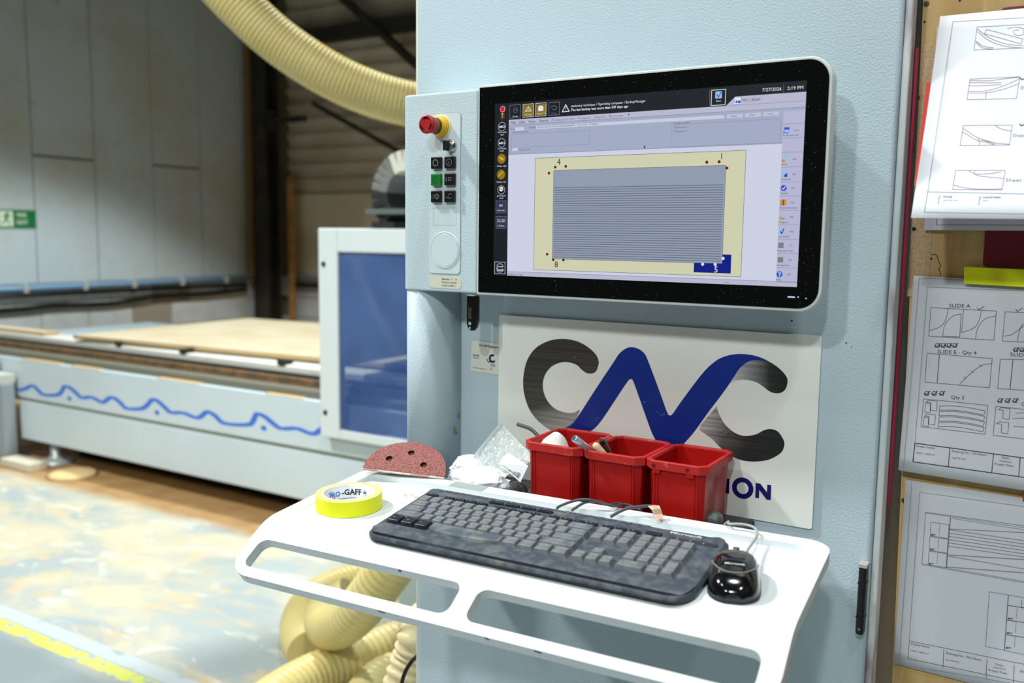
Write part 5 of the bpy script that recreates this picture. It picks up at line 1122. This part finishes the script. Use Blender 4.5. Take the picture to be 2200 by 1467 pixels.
BLU = mat('ink_blue', (92, 92, 150), .6); MAR = mat('ink_maroon', (146, 66, 92), .6); LGR = mat('ink_grey', (130, 134, 140), .6)
def paper(name, TL, TR, BL, label, off, sc, prints, bow=.0, mt=WHITEP, group='drawings on the plywood board'):
    o_ = thing(name, label, 'drawing', (TL+TR+BL)/3, group)
    ex_, ey_ = TR-TL, BL-TL; nn_ = ey_.cross(ex_).normalized(); nn_ = nn_ if nn_.y < 0 else -nn_
    def P(s, t, d=0.0): return TL+ex_*s+ey_*t+nn_*(d+bow*math.sin(PI*min(max(t, 0), 1))*(1-.3*s))
    m = MB(); m.smooth = True; NS, NT_ = 8, 14
    m.add([P(i/NS, j/NT_) for j in range(NT_+1) for i in range(NS+1)], [(j*(NS+1)+i, (j+1)*(NS+1)+i, (j+1)*(NS+1)+i+1, j*(NS+1)+i+1) for j in range(NT_) for i in range(NS)])
    m.build('sheet', mt, o_, solid=.0003)
    L2_, M2_, LM = ex_.length_squared, ey_.length_squared, ex_.dot(ey_)
    W_, H_ = ex_.length, ey_.length
    def cv(x, y):
        q = at_pl(off[0]+x/sc, off[1]+y/sc, TL, nn_)-TL; a, b = q.dot(ex_), q.dot(ey_); D_ = L2_*M2_-LM*LM
        return ((a*M2_-b*LM)/D_*W_, (b*L2_-a*LM)/D_*H_)          # metres across, metres down
    fn = lambda a, b: tuple(P(a/W_, b/H_, .0005))
    inks = {}; grp = 0
    for it in prints:
        if it[0] == 'g': grp = it[1]; continue
        k, mt_ = it[0], it[1]; m = inks.setdefault((grp, mt_.name), (MB(), mt_))[0]
        if k == 'l': m.stroke([cv(*p_) for p_ in it[2]], it[3] if len(it) > 3 else .0006, fn)
        elif k == 'c': m.stroke([(q.x, q.y) for q in bez([(*cv(*p_), 0) for p_ in it[2]], 6)], it[3] if len(it) > 3 else .0006, fn)
        elif k == 'p': m.stroke([cv(*p_) for p_ in it[2]], it[3] if len(it) > 3 else .0006, fn, True)
        elif k == 't':
            _, _, s_, x, y, h, w = it[:7]; a = cv(x, y); b = cv(x+w, y) if len(it) < 8 else cv(x+w, y+it[7]); hh = (Vector(cv(x, y-h))-Vector(a)).length
            d = Vector(b)-Vector(a); an = math.atan2(d.y, d.x); ca, sa = math.cos(an), math.sin(an)
            m.text(s_, hh/.7, lambda u_, v_: fn(a[0]+u_*ca+v_*sa, a[1]+u_*sa-v_*ca), width=d.length, bold=it[8] if len(it) > 8 else 0)
        elif k == 'f': m.poly([cv(*p_) for p_ in it[2]], fn)
    for m, mt_ in inks.values(): m.build({'ink_black': 'black_print', 'ink_blue': 'blue_print', 'ink_maroon': 'red_print'}.get(mt_.name, 'grey_print'), mt_, o_)
    return o_, P
# dark red clipboard, red card, and the sheet half hidden by the top drawing
a, b = at_y(2116, 500, .168), at_y(2116, 573, .168); t_ = at_y(2150, 17, .168)
cbd = thing('clipboard', 'dark red clipboard hanging behind the top drawing', 'clipboard', (a.x+.15, .168, b.z))
MB().prism(rrect(a.x, a.x+.24, b.z, t_.z, .006), -.1705, -.1665, SW).build('board', mat('clip_red', (112, 8, 22), .4), cbd, bevel=.001)
MB().box(a.x+.07, a.x+.17, .1634, .1664, t_.z-.03, t_.z-.004).build('clip', STEEL, cbd, bevel=.003)
a = at_y(1985, 494, .163); o = thing('drawing_sheet', 'white sheet mostly hidden behind the top drawing', 'drawing', (a.x+.1, .163, a.z), 'drawings on the plywood board')
MB().box(a.x, a.x+.297, .1628, .1632, a.z, a.z+.30).build('sheet', mat('paper_grey', (214, 216, 222), .6), o)
c = at_y(2012, 483, .1626); MB().stroke([(c.x, c.z+.02), (c.x, c.z), (c.x+.26, c.z)], .0006, Fp(-.1624)).build('black_print', PRINTK, o)
K = 2.935
TL = at_y(2020, 35, .162); BL = at_x(1957, 468, TL.x-.002); TR = TL+Vector((.40, 0, -.004))
a = at_y(1991, 178, .1615); bq = at_x(1964, 400, a.x-.001); nn_ = (bq-a)
o = MB().add([a, a+Vector((.20, 0, 0)), bq+Vector((.20, 0, 0)), bq], [(0, 1, 2, 3)]).build('red_card', mat('card_red', (232, 22, 14), .5), solid=.0006); tag(o, 'bright red card peeping out left of the top drawing', 'card')
pr = [('l', LGR, ((1174, 110), (725, 136), (566, 1205), (545, 1338))), ('l', BLU, ((1300, 1222), (566, 1205), (545, 1338), (1300, 1352))),
      ('g', 1), ('p', BLU, ((878, 168), (1290, 145), (1275, 290), (858, 308))), ('c', MAR, ((880, 180), (960, 235), (1060, 270), (1170, 282))), ('c', MAR, ((880, 195), (955, 250), (1050, 283), (1160, 294))), ('p', MAR, ((938, 182), (1168, 240), (1155, 270), (925, 208))), ('c', MAR, ((870, 254), (920, 285), (980, 292))), ('c', MAR, ((872, 262), (915, 295), (978, 301))), ('c', MAR, ((1068, 178), (1120, 168), (1170, 180), (1165, 215), (1120, 215), (1110, 190), (1140, 185))),
      ('g', 2), ('p', BLU, ((832, 487), (1148, 472), (1126, 608), (814, 615))), ('c', MAR, ((832, 495), (940, 497), (1050, 485), (1145, 475))), ('c', MAR, ((832, 508), (940, 510), (1030, 508))), ('c', MAR, ((826, 528), (930, 527), (1030, 520))), ('c', MAR, ((824, 562), (930, 560), (1040, 530), (1145, 485))), ('c', MAR, ((824, 572), (935, 572), (1050, 548), (1140, 515))), ('l', MAR, ((935, 565), (930, 608))),
      ('g', 3), ('p', BLU, ((790, 778), (1100, 776), (1082, 903), (769, 906))), ('c', MAR, ((788, 795), (870, 850), (960, 885), (1080, 898))), ('c', MAR, ((786, 818), (850, 858), (895, 885))), ('c', MAR, ((990, 778), (1030, 800), (1096, 814))), ('p', MAR, ((886, 860), (990, 890), (985, 900), (884, 872))), ('l', MAR, ((895, 880), (893, 903))),
      ('g', 4), ('p', BLU, ((742, 1066), (1055, 1066), (1035, 1193), (722, 1190))), ('c', MAR, ((825, 1068), (880, 1098), (960, 1110), (1045, 1118))), ('c', MAR, ((862, 1090), (950, 1088), (1030, 1075))), ('c', MAR, ((725, 1160), (820, 1182), (930, 1188), (1035, 1185))), ('l', MAR, ((862, 1068), (858, 1090))),
      ('g', 5), ('t', LGR, 'Sheet 2', 1148, 551, 22, 92), ('g', 6), ('t', LGR, 'Sheet 3', 1100, 852, 22, 105), ('g', 7), ('t', LGR, 'Sheet 4', 1055, 1140, 22, 135), ('l', PRINTK, ((1150, 480), (1162, 490), (1200, 474)), .0014), ('l', PRINTK, ((1148, 770), (1158, 780), (1190, 766)), .0016),
      ('t', PRINTK, 'TITLE:', 660, 1243, 11, 60, 0, .02), ('t', PRINTK, 'Yogi CNC Cuts', 658, 1264, 8, 98), ('t', PRINTK, 'LOCATION:', 915, 1247, 11, 112, 0, .02), ('t', PRINTK, 'N/A', 913, 1266, 8, 30), ('l', PRINTK, ((638, 1245), (633, 1285))), ('l', PRINTK, ((893, 1250), (888, 1290))), ('p', PRINTK, [(641+7*math.cos(i), 1238+7*math.sin(i)) for i in range(0, 6)], .0004), ('p', PRINTK, [(896+7*math.cos(i), 1243+7*math.sin(i)) for i in range(0, 6)], .0004)]
paper('drawing_sheet', TL, TR, BL, 'white top drawing with red curved parts in blue frames', (1800, 0), K, pr, -.006)
# middle drawing: slides
K = 2.446; r_ = math.radians(1.6)
TL = at_y(1963, 592, .166); BL = at_x(1930, 1010, TL.x-.297*math.sin(r_)*.3); TR = TL+Vector((.42*math.cos(r_), 0, -.42*math.sin(r_)))
tick = lambda x, y: ('l', PRINTK, ((x, y), (x+8, y+12), (x+36, y-6)), .0008)
chk = lambda x, y, n, s=1: [('l', PRINTK, ((x+i*36*s-8, y+2), (x+i*36*s+6, y+10), (x+i*36*s+24, y-10)), .0011) for i in range(n)]+[('p', PRINTK, ((x+i*36*s, y-8), (x+i*36*s+20, y-7), (x+i*36*s+16, y+12), (x+i*36*s-3, y+10)), .0009) for i in range(n)]
pr = [('l', LGR, ((880, 402), (305, 385), (222, 1385))), ('l', LGR, ((880, 452), (348, 432), (282, 1252))),
      ('t', PRINTK, 'SLIDE A', 461, 538, 19, 112, 3), ('p', PRINTK, ((366, 540), (711, 558), (697, 712), (354, 690))), ('c', PRINTK, ((457, 546), (445, 600), (415, 640), (356, 662))), ('c', PRINTK, ((526, 573), (480, 585), (440, 630), (427, 690))), ('l', PRINTK, ((526, 573), (517, 695), (427, 690)), .0007), ('l', PRINTK, ((538, 550), (528, 672))), ('c', PRINTK, ((634, 554), (618, 610), (590, 648), (528, 672))), ('c', PRINTK, ((706, 584), (650, 600), (612, 650), (600, 705))), tick(610, 540),
      ('l', PRINTK, ((900, 568), (757, 562), (742, 716), (900, 724))), ('c', PRINTK, ((900, 610), (850, 640), (790, 682), (744, 690))), ('c', PRINTK, ((880, 610), (840, 640), (820, 718))), tick(812, 548)]
pr += chk(392, 738, 4, .85)+[('t', PRINTK, 'SLIDE E - Qty 4', 398, 780, 19, 206, 8), ('p', PRINTK, ((345, 780), (688, 808), (674, 962), (333, 932))), ('l', PRINTK, ((410, 786), (398, 936)), .0009), ('c', PRINTK, ((686, 834), (630, 846), (570, 890), (516, 944))), ('l', PRINTK, ((620, 840), (632, 852))), ('l', PRINTK, ((578, 872), (590, 884))), ('l', PRINTK, ((540, 904), (550, 914)))]
pr += [('t', PRINTK, 'SLIDE', 781, 795, 19, 92, 4), ('l', PRINTK, ((900, 815), (731, 811), (717, 966), (900, 978))), ('l', PRINTK, ((797, 816), (782, 970)), .0009)]+chk(806, 760, 3, .9)
pr += chk(336, 990, 3, 1.1)+[('t', PRINTK, 'Qty 3', 470, 1020, 19, 68, 4), ('p', PRINTK, ((327, 1020), (665, 1055), (651, 1206), (314, 1166))),
      ('p', PRINTK, ((340, 1038), (366, 1040), (364, 1080), (396, 1084), (398, 1032), (352, 1028))), ('p', PRINTK, ((336, 1042), (362, 1046), (362, 1092), (334, 1090))), ('p', PRINTK, ((332, 1110), (356, 1112), (354, 1152), (386, 1158), (390, 1104), (344, 1100))), ('p', PRINTK, ((330, 1116), (352, 1118), (352, 1166), (326, 1160)))]
for k in range(4):
    y = 1058+k*29; x = 412-k*2
    pr += [('c', PRINTK, ((x, y), (x+80, y), (x+160, y+10), (x+240, y+26))), ('c', PRINTK, ((x-2, y+22), (x+78, y+22), (x+155, y+32), (x+232, y+48))), ('l', PRINTK, ((x, y), (x-2, y+22))), ('l', PRINTK, ((x+240, y+26), (x+232, y+48)))]
pr += chk(722, 1028, 3, 1.1)+[('t', PRINTK, 'Qty 3', 842, 1056, 19, 68, 4), ('l', PRINTK, ((900, 1080), (708, 1060), (693, 1212), (900, 1236))), ('p', PRINTK, ((722, 1078), (746, 1080), (744, 1124), (778, 1128), (782, 1072), (734, 1066))), ('p', PRINTK, ((712, 1150), (738, 1154), (736, 1198), (770, 1204), (776, 1146), (728, 1140))), ('c', PRINTK, ((812, 1096), (850, 1094), (900, 1100))), ('c', PRINTK, ((796, 1124), (850, 1122), (900, 1130))), ('c', PRINTK, ((800, 1166), (850, 1168), (900, 1178)))]
pr += [('p', PRINTK, ((282, 1252), (960, 1345), (950, 1445), (272, 1350)), .0012), ('l', PRINTK, ((466, 1277), (458, 1377)), .0010), ('l', PRINTK, ((696, 1308), (686, 1409)), .0010), ('l', PRINTK, ((836, 1327), (828, 1428)), .0010),
      ('t', PRINTK, 'Project Name:', 290, 1272, 11, 98, 12), ('t', PRINTK, 'MAIN 1 v2000.vwx', 288, 1306, 8, 100, 12), ('t', PRINTK, 'Drawing No. / File Name :', 476, 1299, 11, 190, 22), ('t', PRINTK, 'Yogi CNC Cuts', 474, 1332, 8, 76, 8), ('t', PRINTK, 'Date :', 738, 1332, 11, 46, 6), ('t', PRINTK, '22/04/2026', 726, 1349, 8, 64, 8), ('t', PRINTK, 'Project Date :', 700, 1366, 11, 106, 12)]
p2, P2f = paper('drawing_sheet', TL, TR, BL, 'middle drawing sheet with slide parts and handwritten ticks', (1850, 440), K, pr, -.004, mat('paper_cool', (216, 219, 224), .6))
a = at_y(2071, 573, .160); b = at_y(2071, 609, .158)
o = MB().add([a, a+Vector((.16, 0, -.004)), b+Vector((.16, 0, -.004)), b], [(0, 1, 2, 3)]).build('tape_strip', YELLOW, solid=.0004); tag(o, 'fluorescent yellow tape strip holding the top of the middle drawing', 'tape')
# lowest drawing: long panels
K = 3.14; r_ = math.radians(1.2)
TL = at_y(1945, 1030, .1675); BL = at_y(1920, 1425, .1675); TR = TL+Vector((.42*math.cos(r_), 0, -.42*math.sin(r_)))
pr = [('l', LGR, ((498, 115), (412, 1340))), ('l', LGR, ((412, 1340), (1300, 1490))), ('l', LGR, ((1300, 282), (552, 180), (480, 1185))), ('l', BLU, ((1300, 412), (592, 315), (566, 670), (1300, 800))), ('l', LGR, ((592, 320), (1300, 425))), ('l', LGR, ((570, 664), (1300, 790)))]
pr += [('l', LGR, ((760, 352), (752, 428), (1300, 455)), .0010), ('l', PRINTK, ((760, 352), (733, 690))), ('l', LGR, ((745, 604), (1300, 638)), .0012), ('l', LGR, ((737, 686), (1300, 728)), .0012), ('l', LGR, ((760, 355), (1300, 440)))]
for k in range(6): pr.append(('l', LGR, ((750-k*1.5, 434+k*22), (1300, 514+k*22)), .0009))
pr.append(('l', LGR, ((742, 612), (1300, 706)), .0009))
for k, y in enumerate((382, 480, 578)):
    x = 628-k*7; pr += [('p', PRINTK, ((x, y), (x+122, y+18), (x+115, y+112), (x-6, y+92)), .0005), ('l', LGR, ((x+60, y+10), (x+54, y+85))), ('t', PRINTK, '8FT', x, y+92, 13, 32, 4, .02)]
pr += [('g', 2), ('l', BLU, ((1300, 900), (1022, 853), (996, 1220), (1300, 1285))), ('l', BLU, ((1150, 880), (1123, 1245)), .0010), ('l', PRINTK, ((1240, 910), (1238, 960), (1300, 970)))]
for k, y in enumerate((945, 1043, 1142)): x = 1146-k*7; pr += [('l', PRINTK, ((x, y), (x+150, y+22)), .0008), ('l', LGR, ((x+64, y+15), (x+58, y+85))), ('t', PRINTK, '8FT', x, y+94, 13, 38, 5, .02)]
pr += [('g', 3), ('p', PRINTK, ((482, 1183), (1400, 1370), (1390, 1490), (473, 1302)), .0006), ('l', PRINTK, ((714, 1242), (709, 1364))), ('l', PRINTK, ((1006, 1305), (1000, 1434))), ('l', PRINTK, ((1190, 1345), (1184, 1470))),
      ('t', PRINTK, 'Project Name:', 494, 1208, 14, 125, 24), ('t', PRINTK, 'MAIN 1 v2006.vwx', 492, 1250, 9, 125, 26), ('t', PRINTK, 'Drawing No. / File Name :', 729, 1270, 15, 245, 50), ('t', PRINTK, 'New Banders', 726, 1312, 9, 94, 18), ('t', PRINTK, 'Date :', 1062, 1345, 13, 60, 12), ('t', PRINTK, '20/03/2026', 1048, 1364, 9, 84, 16), ('t', PRINTK, 'Project Date :', 1016, 1384, 13, 134, 26), ('t', PRINTK, 'Drawn', 1228, 1392, 13, 80, 16)]
paper('drawing_sheet', TL, TR, BL, 'lowest drawing sheet with long striped panels', (1800, 1000), K, pr, -.002, mat('paper_cool', (216, 219, 224), .6))
a = at_y(2198.5, 1058, .165); o = MB().box(a.x, a.x+.03, .1640, .1646, a.z-.012, a.z+.004).build('red_tab', mat('card_red', (232, 22, 14))); tag(o, 'tiny red tab at the right edge beside the lowest drawing', 'tab')
